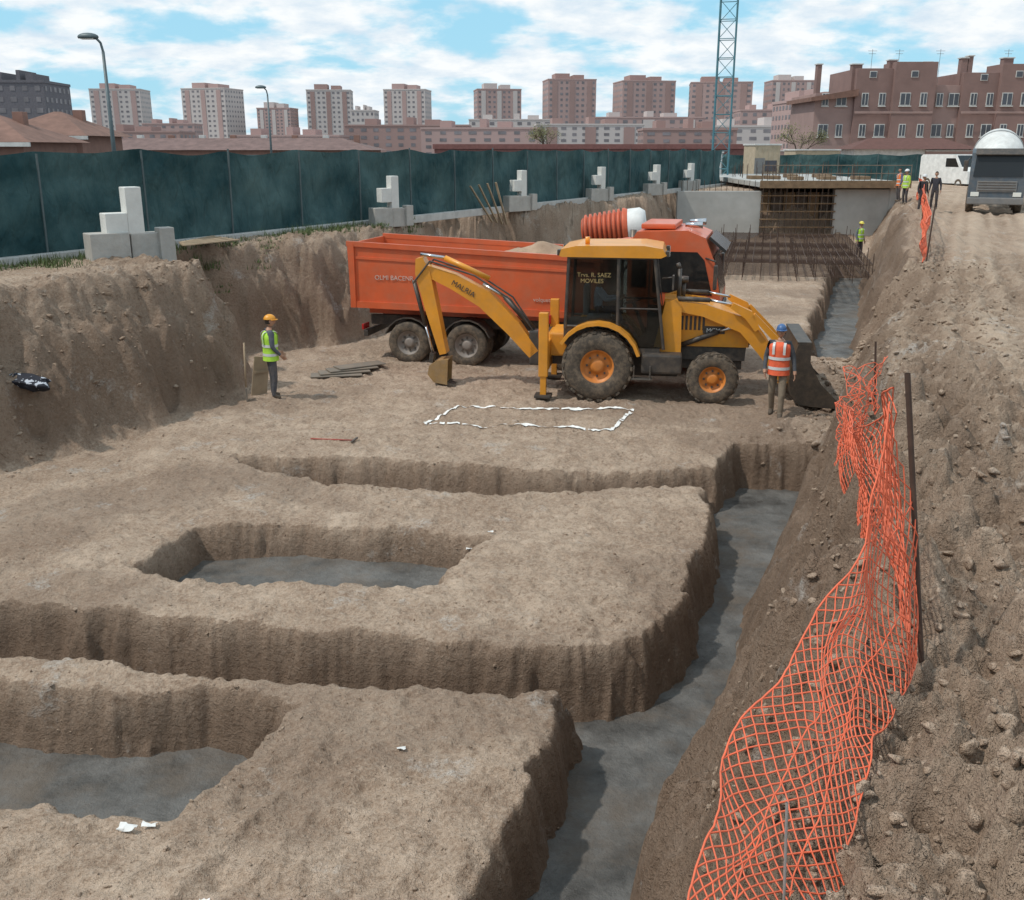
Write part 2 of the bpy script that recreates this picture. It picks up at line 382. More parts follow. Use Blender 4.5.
# ---------------------------------------------------------------- soil clods
bmx=bmesh.new();bmesh.ops.create_icosphere(bmx,subdivisions=2,radius=1);TV=np.array([v.co[:] for v in bmx.verts]);TF=np.array([[v.index for v in f.verts] for f in bmx.faces]);bmx.free()
def clods(name,pts,sizes,m):
    V=[];Fs=[];nv=len(TV)
    z=terrain(np.array([p[0] for p in pts]),np.array([p[1] for p in pts]))
    vars_=[]
    for k in range(12):
        n=fbm(TV[:,0]*2.2+k*9+TV[:,2]*1.5,TV[:,1]*2.2+TV[:,2]*1.9,k,3)
        P=TV*(.45+1.1*n)[:,None]
        for _ in range(6):
            d=np.random.randn(3);d/=np.linalg.norm(d);lim=random.uniform(.35,.65);pr=P@d
            P=P-np.outer(np.clip(pr-lim,0,9),d)
        vars_.append(P*np.array([1.2,random.uniform(.8,1.2),random.uniform(.6,1.)]))
    for i,(p,s) in enumerate(zip(pts,sizes)):
        a=random.random()*6.28;c,sn=math.cos(a),math.sin(a)
        t=vars_[i%12]*s
        V.append(np.stack([t[:,0]*c-t[:,1]*sn+p[0],t[:,0]*sn+t[:,1]*c+p[1],t[:,2]+z[i]+s*.05],1));Fs.append(TF+i*nv)
    return fromnp(name,np.concatenate(V),np.concatenate(Fs),m,None,False)
pts=[];sz=[]
for i in range(6500):
    y=2+random.random()**1.5*24
    x=.37*y-.9+abs(random.gauss(0,1))*2.0+.2
    if x>.37*y+6: continue
    if y>9 and x>.37*y+2.2 and random.random()<.75: continue
    pts.append((x,y));sz.append(random.choice([.008,.01,.012,.015,.018,.022,.032])*random.uniform(.7,1.35)*(1+.025*y))
for i in range(3200):
    y=5.5+random.random()**1.3*19;x=random.uniform(-9,.3*y-1)
    pts.append((x,y));sz.append(random.choice([.006,.008,.01,.012,.018])*random.uniform(.7,1.6))
for i in range(350):
    y=17.5+random.random()*8;x=.37*y-.6+random.gauss(0,.6)
    pts.append((x,y));sz.append(random.choice([.03,.04,.05,.08])*random.uniform(.6,1.3))
for i in range(700):
    t=random.random();y=11+t*12;x=-11.3+t*5.2+random.gauss(0,.5)
    pts.append((x,y));sz.append(random.choice([.015,.02,.03,.05])*random.uniform(.6,1.3))
clods('soil_clods',pts,sz,SOIL)
# ---------------------------------------------------------------- lime rectangle marking
LIME=mat('lime_powder',(.78,.77,.74),.9,var=.12,scale=9)
def ribbon(name,pa,m,w=.075,closed=True,parent=None,z0=.022):
    V=[];Fc=[];L=len(pa)
    for k in range(L if closed else L-1):
        a=Vector(pa[k]);b=Vector(pa[(k+1)%L]);n=int((b-a).length/.05);d=(b-a).normalized();nn=Vector((-d.y,d.x));b0=len(V)
        for i in range(n+1):
            p=a+(b-a)*i/n;ww=w*random.uniform(.8,1.12)
            for s in(-1,-.33,.33,1): V.append((p.x+nn.x*ww*s/1,p.y+nn.y*ww*s/1,0))
            if i:
                if random.random()<.96:
                    for q in range(3):
                        o=b0+(i-1)*4+q;Fc.append((o,o+1,o+5,o+4))
    V=np.array(V);V[:,2]=terrain(V[:,0],V[:,1])+z0
    return fromnp(name,V,np.array(Fc),m,parent)
ribbon('lime_marking',[(-1.72,19.0),(-1.12,20.5),(2.48,19.95),(1.92,18.6)],LIME,.038)
# ---------------------------------------------------------------- people
SKIN=mat('skin',(.42,.23,.15),.55,var=.08)
HAIR=mat('hair',(.03,.02,.015),.8)
BOOT=mat('boot_leather',(.05,.04,.032),.8,dust=.5)
def seg_near(p,a,b):
    ab=b-a;t=max(0,min(1,(p-a).dot(ab)/ab.length_squared));return (p-(a+ab*t)).length
def person(name,loc,yaw,pose=None,top=(.1,.12,.2),pants=(.05,.06,.09),vest=None,hat=None,hatcap=False,h=1.75,sleeve=True,headyaw=0):
    root=empty(name,loc,yaw);root.scale=(h/1.75,)*3
    tops=mat('cloth_top_%.2f_%.2f_%.2f'%top,top,.9,var=.2,scale=6,bump=.5,bscale=14)
    pnt=mat('cloth_pants_%.2f_%.2f_%.2f'%pants,pants,.9,var=.2,scale=6,dust=.35,bump=.5,bscale=14)
    J=dict(pel=(0,0,.95),sp=(.0,0,1.12),ch=(.0,0,1.32),nb=(0,0,1.46),nk=(.012,0,1.54),
      sL=(0,.165,1.42),eL=(-.02,.23,1.13),wL=(.07,.25,.89),hL=(.10,.25,.81),
      sR=(0,-.165,1.42),eR=(-.02,-.23,1.13),wR=(.07,-.25,.89),hR=(.10,-.25,.81),
      pL=(0,.09,.90),kL=(.03,.11,.49),aL=(-.02,.12,.09),tL=(.13,.14,.045),
      pR=(0,-.09,.90),kR=(.03,-.11,.49),aR=(-.02,-.12,.09),tR=(.13,-.14,.045),hd=(.03,0,1.65))
    if pose: J.update(pose)
    rad=dict(pel=.135,sp=.125,ch=.145,nb=.075,nk=.055,sL=.072,eL=.05,wL=.034,hL=.036,sR=.072,eR=.05,wR=.034,hR=.036,pL=.098,kL=.068,aL=.052,tL=.042,pR=.098,kR=.068,aR=.052,tR=.042)
    chain=[('pel','sp'),('sp','ch'),('ch','nb'),('nb','nk'),('ch','sL'),('sL','eL'),('eL','wL'),('wL','hL'),('ch','sR'),('sR','eR'),('eR','wR'),('wR','hR'),
       ('pel','pL'),('pL','kL'),('kL','aL'),('aL','tL'),('pel','pR'),('pR','kR'),('kR','aR'),('aR','tR')]
    keys=list(rad)
    me=bpy.data.meshes.new('body');me.from_pydata([J[k] for k in keys],[(keys.index(a),keys.index(b)) for a,b in chain],[])
    o=bpy.data.objects.new('tmp',me);COL.objects.link(o)
    mod=o.modifiers.new('Skin','SKIN')
    sv=me.skin_vertices[0].data if len(me.skin_vertices) else None
    for i,k in enumerate(keys):
        sv[i].radius=(rad[k],rad[k]);sv[i].use_root=(k=='pel')
    s=o.modifiers.new('Sub','SUBSURF');s.levels=2;s.render_levels=2
    dg=bpy.context.evaluated_depsgraph_get();ev=o.evaluated_get(dg)
    m2=bpy.data.meshes.new_from_object(ev);bpy.data.objects.remove(o)
    b=bpy.data.objects.new('body',m2);COL.objects.link(b);b.parent=root
    m2.materials.clear()
    for mm in(tops,pnt,SKIN,BOOT): m2.materials.append(mm)
    kind={('pel','sp'):0,('sp','ch'):0,('ch','nb'):0,('nb','nk'):2,('wL','hL'):2,('wR','hR'):2,('aL','tL'):3,('aR','tR'):3}
    segs=[]
    for a,c in chain:
        k=kind.get((a,c),1 if a[0] in 'pk' else 0)
        segs.append((Vector(J[a]),Vector(J[c]),k))
    for f in m2.polygons:
        c=f.center;best=min(segs,key=lambda s_:seg_near(c,s_[0],s_[1]))
        f.material_index=best[2];f.use_smooth=True
    fs=[];fr=[]
    for S,sg in(('L',1),('R',-1)):
        wv=Vector(J['h'+S]);d=(wv-Vector(J['w'+S])).normalized()
        side=Vector((1,0,0));side=(side-d*side.dot(d)).normalized();inw=d.cross(side)*sg
        for k,(off,ln) in enumerate(((.030,.072),(.010,.080),(-.010,.074),(-.028,.058))):
            p=wv+side*off;q=p+d*(.03+ln*.5)+inw*.004;r_=q+d*ln*.4+inw*.022
            fs+=[(p,q),(q,r_)];fr+=[.0095,.008]
        p=wv-d*.03+side*.02;q=p+side*.035+d*.03;fs+=[(p,q),(q,q+d*.03)];fr+=[.011,.009]
    tubes('fingers',fs,fr,SKIN,root,6)
    hr=empty('head_pivot',J['hd'],headyaw);hr.parent=root
    bm=bmesh.new();bmesh.ops.create_uvsphere(bm,u_segments=24,v_segments=18,radius=1)
    for v in bm.verts:
        x,y,z=v.co
        jaw=1-.30*max(0,-z)**1.3
        fx=x*.098*(1-.12*max(0,-z)) ; 
        if x<0 and z<-.3: fx*=.75
        v.co=(fx,y*.076*jaw,z*.118)
        if x>.80 and abs(y)<.22 and -.35<z<.12: v.co.x+=.018*(1-abs(y)/.22)*(1-(z-(-.2))*.8)
        if x>.6 and .08<z<.25 and .2<abs(y)<.55: v.co.x-=.006
    bm_obj('head',bm,SKIN,hr,smoothf=True)
    for s_ in(1,-1):
        e=bmesh.new();bmesh.ops.create_uvsphere(e,u_segments=8,v_segments=6,radius=.011);bmesh.ops.translate(e,vec=(.082,s_*.03,.012),verts=e.verts);bm_obj('eye_%s'%('l' if s_>0 else 'r'),e,HAIR,hr)
        e=bmesh.new();bmesh.ops.create_uvsphere(e,u_segments=8,v_segments=8,radius=1);bmesh.ops.scale(e,vec=(.018,.010,.03),verts=e.verts);bmesh.ops.translate(e,vec=(-.005,s_*.078,0),verts=e.verts);bm_obj('ear_%s'%('l' if s_>0 else 'r'),e,SKIN,hr)
    box(hr,'mouth',(.081,0,-.055),(.012,.04,.007),mat('lips',(.28,.11,.08),.6),.002)
    bm=bmesh.new();bmesh.ops.create_uvsphere(bm,u_segments=20,v_segments=14,radius=1)
    bmesh.ops.delete(bm,geom=[v for v in bm.verts if v.co.z<(.35 if v.co.x>.1 else -.45)],context='VERTS')
    for v in bm.verts: v.co=(v.co.x*.103-.004,v.co.y*.082,v.co.z*.124)
    bm_obj('hair',bm,HAIR,hr,smoothf=True)
    if hat:
        hm=mat('hat_%.2f_%.2f_%.2f'%hat,hat,.4,var=.06)
        bm=bmesh.new();bmesh.ops.create_uvsphere(bm,u_segments=24,v_segments=14,radius=1)
        bmesh.ops.delete(bm,geom=[v for v in bm.verts if v.co.z<-.05],context='VERTS')
        kx,ky,kz=(.125,.105,.105) if not hatcap else (.108,.09,.10)
        for v in bm.verts: v.co=(v.co.x*kx-.002,v.co.y*ky,v.co.z*kz+.04)
        bm_obj('helmet_shell' if not hatcap else 'cap',bm,hm,hr,smoothf=True)
        V=[];Fc=[]
        for i in range(17):
            a=math.radians(-80+i*10)
            for k in(0,1):
                ex=(.045 if not hatcap else .06)*k*max(0,math.cos(a))**.5
                V.append((math.cos(a)*(kx+ex)-.002,math.sin(a)*(ky+ex*.5),.04-.008*k))
            if i: Fc.append((2*i-2,2*i-1,2*i+1,2*i))
        ob=obj('brim',V,Fc,hm,hr,True);sd=ob.modifiers.new('s','SOLIDIFY');sd.thickness=.006
    if vest:
        vm=mat('vest_%.2f_%.2f_%.2f'%vest,vest,.75,var=.12,scale=7,bump=.5,bscale=12,dust=.1)
        ref=mat('reflective_tape',(.62,.63,.62),.35,var=.05)
        cp=Vector(J['pel']);cc=Vector(J['ch']);cn=Vector(J['nb'])
        def ring(c,a,b_,k=26): return [Vector((c.x+b_*math.cos(2*math.pi*i/k),c.y+a*math.sin(2*math.pi*i/k),c.z)) for i in range(k)]
        def at_(t): return cp+(cc-cp)*t if t<=1 else cc+(cn-cc)*(t-1)
        def loft(nm,rs,m_):
            V=[v for r in rs for v in r];k=len(rs[0]);Fc=[]
            for i in range(len(rs)-1):
                for q in range(k): Fc.append((i*k+q,i*k+(q+1)%k,(i+1)*k+(q+1)%k,(i+1)*k+q))
            return obj(nm,V,Fc,m_,root,True)
        prof=[(-.30,.205,.165),(.05,.195,.155),(.5,.185,.152),(.9,.20,.165),(1.25,.205,.162),(1.6,.19,.14),(1.82,.145,.115),(1.98,.085,.085)]
        loft('vest',[ring(at_(t),a,b_) for t,a,b_ in prof],vm)
        for q,t in enumerate((.05,.55)):
            c=at_(t);a=.202;b_=.163
            loft('vest_tape_%d'%q,[ring(c-Vector((0,0,.028)),a,b_),ring(c+Vector((0,0,.028)),a,b_)],ref)
        for sg in(-1,1):
            V=[];Fc=[]
            pth=[(.166,.75),(.172,1.0),(.170,1.3),(.155,1.6),(.11,1.84),(0,1.93),(-.11,1.84),(-.155,1.6),(-.170,1.3),(-.170,1.0),(-.162,.6)]
            for i,(px,t) in enumerate(pth):
                c=at_(t);V+=[(c.x+px*1.0,c.y+sg*.075,c.z+.006),(c.x+px*.97,c.y+sg*.12,c.z+.004)]
                if i: Fc.append((2*i-2,2*i-1,2*i+1,2*i))
            obj('vest_strap_%d'%(sg+1),V,Fc,ref,root,True)
    return root
# ---------------------------------------------------------------- backhoe loader
def backhoe(loc,yaw):
    R=empty('backhoe_loader',loc,yaw)
    ORR=mat('orange_rim',(.64,.20,.02),.5,dust=.35)
    DY=mat('dirty_yellow',(.30,.17,.05),.6,var=.3,dust=.7,scale=4)
    for s in(-1,1):
        wheel(R,'rear_wheel_%d'%s,(0,s*.87,.74),.74,.46,ORR,.36,22,s)
        wheel(R,'front_wheel_%d'%s,(2.42,s*.88,.53),.53,.34,ORR,.28,18,s)
        prism(R,'rear_fender_%d'%s,[(math.cos(math.radians(a))*r,.76+math.sin(math.radians(a))*r) for r,rg in((.93,range(15,151,15)),(.86,range(150,14,-15))) for a in rg],min(s*.62,s*1.12),max(s*.62,s*1.12),YEL,.01)
    cyl(R,'rear_axle',(0,-.8,.74),(0,.8,.74),.16,BLK);cyl(R,'front_axle',(2.42,-.8,.53),(2.42,.8,.53),.10,BLK)
    box(R,'chassis',(.9,0,.78),(4.3,.62,.34),BLK,.03)
    box(R,'belly',(.9,0,.55),(1.6,.5,.3),BLK,.03)
    box(R,'fuel_tank',(1.35,-.80,.82),(.85,.42,.42),BLK,.05);box(R,'battery_box',(1.35,.80,.82),(.85,.42,.42),BLK,.05)
    box(R,'step_1',(.95,-1.02,.50),(.42,.16,.04),STEEL);box(R,'step_hanger_1',(.78,-1.02,.64),(.03,.1,.28),STEEL);box(R,'step_hanger_2',(1.12,-1.02,.64),(.03,.1,.28),STEEL)
    prism(R,'cab_floor',[(-.75,1.2),(-.75,1.5),(-.2,1.55),(.25,1.12),(1.3,1.12),(1.3,.98),(-.5,.98)],-.80,.80,BLK,.02)
    for s in(-1,1):
        y=s*.80
        def bar(n,a,b_,w=.035): 
            tubes(n,[((a[0],y,a[1]),(b_[0],y,b_[1]))],w*1.3,BLK,R,4)
        bar('pillar_a_%d'%s,(1.38,1.1),(1.12,3.02));bar('pillar_b_%d'%s,(.40,1.15),(.38,3.02));bar('pillar_c_%d'%s,(-.72,1.5),(-.66,3.02))
        bar('sill_%d'%s,(-.72,1.55),(-.15,1.55),.03);bar('cantrail_%d'%s,(-.66,3.0),(1.12,3.0),.03);bar('door_mid_%d'%s,(.4,1.95),(1.26,1.95),.018)
        prism(R,'side_glass_%d'%s,[(-.70,1.55),(-.64,2.98),(.38,2.98),(.38,1.30),(-.15,1.55)],y-.006,y+.006,GLASS,0)
        prism(R,'door_glass_%d'%s,[(.42,1.12),(.40,2.98),(1.10,2.98),(1.36,1.12)],y-.006,y+.006,GLASS,0)
    def quad(n,pts,m): return obj(n,pts,[(0,1,2,3)],m,R)
    quad('windscreen',[(1.36,-.78,1.5),(1.36,.78,1.5),(1.12,.78,3.0),(1.12,-.78,3.0)],GLASS)
    quad('rear_glass',[(-.72,-.78,1.5),(-.72,.78,1.5),(-.66,.78,3.0),(-.66,-.78,3.0)],GLASS)
    prism(R,'roof',[(-.86,3.03),(-.82,3.17),(-.5,3.24),(.9,3.26),(1.28,3.2),(1.36,3.06),(1.25,3.01),(-.8,3.01)],-.88,.88,YEL,.04)
    for s in(-1,1):
        for x in(-.88,1.38): box(R,'work_light_%d_%d'%(s,x>0),(x,s*.62,3.08),(.08,.17,.12),BLK,.01);box(R,'work_lens_%d_%d'%(s,x>0),(x+(.045 if x>0 else -.045),s*.62,3.08),(.01,.14,.09),LGT,.003)
    cyl(R,'beacon',(-.3,-.5,3.25),(-.3,-.5,3.40),.05,mat('amber_lens',(.8,.28,.02),.2,var=.05))
    box(R,'seat_base',(-.05,0,1.45),(.5,.5,.35),BLK,.05);box(R,'seat_cushion',(-.05,0,1.68),(.5,.5,.13),GRY,.05);box(R,'seat_back',(-.33,0,2.02),(.13,.48,.65),GRY,.05)
    cyl(R,'steering_column',(.95,0,1.3),(.68,0,1.98),.04,BLK);lathe(R,'steering_wheel',[(.19+.015*math.cos(a),.015*math.sin(a)) for a in [k*math.pi/3 for k in range(6)]],(.67,0,2.0),(-.35,0,.93),BLK,20,True)
    box(R,'console',(1.15,0,1.5),(.3,1.1,.7),BLK,.04)
    prism(R,'hood',[(1.36,1.12),(1.36,2.12),(1.75,2.10),(2.55,1.93),(3.05,1.74),(3.14,1.6),(3.16,1.12)],-.42,.42,YEL,.05)
    prism(R,'hood_skirt',[(1.40,.82),(1.40,1.14),(3.12,1.14),(3.10,.82)],-.38,.38,BLK,.02)
    box(R,'grille',(3.165,0,1.33),(.03,.66,.44),BLK,.01)
    for k in range(6): box(R,'grille_bar_%d'%k,(3.19,0,1.16+k*.07),(.02,.6,.015),STEEL,.003)
    for s in(-1,1):
        for k in range(6): box(R,'vent_%d_%d'%(s,k),(1.75+k*.09,s*.424,1.62),(.05,.01,.30),BLK,.003)
        box(R,'head_lamp_%d'%s,(3.18,s*.33,1.62),(.05,.16,.1),LGT,.01)
        box(R,'decal_%d'%s,(2.42,s*.424,1.48),(.46,.008,.16),BLK,.002)
    text(R,'hood_lettering','MCM',(2.26,-.435,1.43),.13,WHT,(math.radians(90),0,0))
    text(R,'boom_lettering','MALRIA',(-3.34,-.165,2.30),.17,BLK,(math.radians(90),math.radians(29),0))
    gold=mat('gold_lettering',(.30,.22,.09),.6)
    text(R,'window_lettering','Trvs. R. SAEZ\n  MOVILES',(-.48,-.815,2.60),.125,gold,(math.radians(90),0,0))
    cyl(R,'exhaust_pipe',(1.65,-.30,2.05),(1.65,-.30,2.75),.045,BLK);cyl(R,'exhaust_tip',(1.65,-.30,2.75),(1.60,-.30,2.86),.045,BLK)
    cyl(R,'air_intake',(1.75,.25,2.05),(1.75,.25,2.4),.05,BLK);cyl(R,'air_intake_cap',(1.75,.25,2.4),(1.75,.25,2.52),.10,BLK)
    cyl(R,'mirror_arm',(1.3,-.82,2.6),(1.5,-1.05,2.65),.015,BLK);box(R,'mirror',(1.52,-1.08,2.55),(.04,.18,.3),BLK,.02)
    for s in(-1,1):
        y0,y1=sorted((s*.50,s*.64))
        prism(R,'loader_tower_%d'%s,[(1.12,.9),(1.38,2.08),(1.62,2.16),(1.72,2.0),(1.75,.9)],y0-.03,y1+.03,YEL,.02)
        link(R,'loader_arm_%d'%s,[(1.5,2.02),(2.2,1.92),(3.05,1.62),(3.45,1.15),(3.98,.42)],[.20,.26,.34,.30,.20],y0,y1,YEL,.02)
        ym=(y0+y1)/2+s*.02
        cyl(R,'lift_cylinder_%d'%s,(1.75,ym-s*.12,1.15),(2.5,ym-s*.12,1.45),.055,BLK);cyl(R,'lift_rod_%d'%s,(2.5,ym-s*.12,1.45),(3.0,ym-s*.12,1.62),.03,CHR)
        link(R,'bell_crank_%d'%s,[(2.75,2.05),(3.1,1.86),(3.3,1.55)],[.12,.2,.12],y0+s*.09,y1+s*.06,YEL,.01)
        cyl(R,'tilt_cylinder_%d'%s,(1.62,ym+s*.02,2.16),(2.3,ym+s*.02,2.14),.05,BLK);cyl(R,'tilt_rod_%d'%s,(2.3,ym+s*.02,2.14),(2.78,ym+s*.02,2.05),.028,CHR)
        link(R,'tilt_link_%d'%s,[(3.2,1.86),(3.7,1.35),(4.05,.92)],[.1,.13,.1],y0+s*.09,y1+s*.05,YEL,.01)
    cyl(R,'arm_cross_tube',(3.5,-.6,1.08),(3.5,.6,1.08),.08,YEL)
    bp=[(4.10,1.36),(4.0,1.02),(3.97,.6),(4.02,.28),(4.2,.10),(4.45,.06),(5.12,.03)]
    V=[];Fc=[]
    for i,(x,z) in enumerate(bp):
        V+=[(x,-1.14,z),(x,1.14,z)]
        if i:Fc.append((2*i-2,2*i-1,2*i+1,2*i))
    BK_=mat('bucket_steel',(.045,.042,.04),.5,metal=.5,dust=.4,scale=3)
    ob=obj('loader_bucket_shell',V,Fc,BK_,R);sd=ob.modifiers.new('s','SOLIDIFY');sd.thickness=.03
    for s in(-1,1): prism(R,'bucket_side_%d'%s,bp+[(5.0,.16),(4.6,.55),(4.36,1.0),(4.36,1.38)],s*1.15-.015,s*1.15+.015,BK_,.003)
    box(R,'bucket_top_lip',(4.22,0,1.38),(.28,2.3,.05),BK_,.01)
    for k in range(8): prism(R,'tooth_%d'%k,[(5.05,.0),(5.05,.09),(5.3,.02)],-1.1+k*.306,-1.02+k*.306,STEEL,.004)
    for k in(-.57,.57): prism(R,'bucket_bracket_%d'%(k>0),[(3.98,.3),(3.8,.42),(3.95,1.0),(4.02,1.0)],k-.05,k+.05,YEL,.01)
    box(R,'rear_frame',(-1.12,0,.92),(.16,1.9,.62),YEL,.03);box(R,'rear_rail',(-1.22,0,1.18),(.08,1.9,.1),BLK,.02);box(R,'rear_rail_low',(-1.22,0,.68),(.08,1.9,.1),BLK,.02)
    box(R,'rear_body',(-.85,0,1.1),(.45,1.2,.5),YEL,.04)
    for s in(-1,1):
        box(R,'stabilizer_sleeve_%d'%s,(-1.15,s*1.02,1.17),(.20,.17,1.38),YEL,.02)
        box(R,'stabilizer_leg_%d'%s,(-1.15,s*1.02,.33),(.13,.12,.5),YEL,.01)
        box(R,'stabilizer_pad_%d'%s,(-1.15,s*1.02,.06),(.36,.36,.06),BLK,.01)
        box(R,'rear_light_%d'%s,(-1.25,s*.9,1.4),(.05,.12,.2),REDL,.01)
    box(R,'kingpost',(-1.42,0,.92),(.34,.30,.78),BLK,.04)
    link(R,'boom',[(-1.48,.78),(-1.95,1.35),(-2.6,1.98),(-3.3,2.36),(-3.98,2.62)],[.26,.36,.40,.34,.22],-.15,.15,YEL,.03)
    link(R,'dipper',[(-4.05,2.86),(-3.98,2.55),(-3.80,1.75),(-3.55,.72)],[.16,.34,.28,.16],-.17,.17,YEL,.03)
    cyl(R,'boom_cylinder',(-1.5,-.0,1.32),(-2.15,0,2.02),.06,BLK);cyl(R,'boom_rod',(-2.15,0,2.02),(-2.65,0,2.3),.035,CHR)
    cyl(R,'dipper_cylinder',(-2.5,0,2.42),(-3.5,0,2.86),.06,YEL);cyl(R,'dipper_rod',(-3.5,0,2.86),(-4.05,0,2.93),.035,CHR)
    cyl(R,'bucket_cylinder',(-4.22,0,2.35),(-3.98,0,1.35),.05,BLK);cyl(R,'bucket_rod',(-3.98,0,1.35),(-3.82,0,.72),.03,CHR)
    for s in(-1,1): tubes('hose_%d'%s,[((-1.5,s*.1,1.3),(-2.0,s*.18,2.0)),((-2.0,s*.18,2.0),(-2.8,s*.18,2.5)),((-2.8,s*.18,2.5),(-3.8,s*.19,2.8)),((-3.8,s*.19,2.8),(-4.2,s*.19,2.3))],.02,BLK,R,6)
    link(R,'bucket_link',[(-3.82,.72),(-3.86,.5)],[.1,.1],-.1,.1,BLK,.01)
    V=[];Fc=[];bp=[(-3.42,.62),(-3.68,.58),(-3.86,.46),(-3.90,.26),(-3.76,.08),(-3.45,.03)]
    for i,(x,z) in enumerate(bp):
        V+=[(x,-.24,z),(x,.24,z)]
        if i:Fc.append((2*i-2,2*i-1,2*i+1,2*i))
    ob=obj('digging_bucket_shell',V,Fc,DY,R);sd=ob.modifiers.new('s','SOLIDIFY');sd.thickness=.025
    for s in(-1,1): prism(R,'digging_bucket_side_%d'%s,bp,s*.24-.012,s*.24+.012,DY,.003)
    for k in range(4): prism(R,'digging_tooth_%d'%k,[(-3.48,.0),(-3.48,.08),(-3.28,.03)],-.22+k*.13,-.16+k*.13,STEEL,.004)
    return R
by=-9;BH=backhoe((1.97,21.9,TZ(1.9,21.5)-.02),by)
def world_of(R,p): 
    a=R.rotation_euler[2];return (R.location[0]+p[0]*math.cos(a)-p[1]*math.sin(a),R.location[1]+p[0]*math.sin(a)+p[1]*math.cos(a),R.location[2]+p[2])
SEAT=dict(pel=(0,0,.95),sp=(-.02,0,1.12),ch=(0,0,1.32),kL=(.42,.13,.98),aL=(.55,.13,.60),tL=(.70,.13,.56),kR=(.42,-.13,.98),aR=(.55,-.13,.60),tR=(.70,-.13,.56),
  pL=(.03,.09,.93),pR=(.03,-.09,.93),eL=(.18,.24,1.2),wL=(.42,.18,1.24),hL=(.50,.16,1.25),eR=(.18,-.24,1.2),wR=(.42,-.18,1.24),hR=(.50,-.16,1.25))
dp=world_of(BH,(-.08,0,.88));person('backhoe_driver',dp,by,SEAT,top=(.60,.64,.70),pants=(.05,.06,.1),h=1.68)
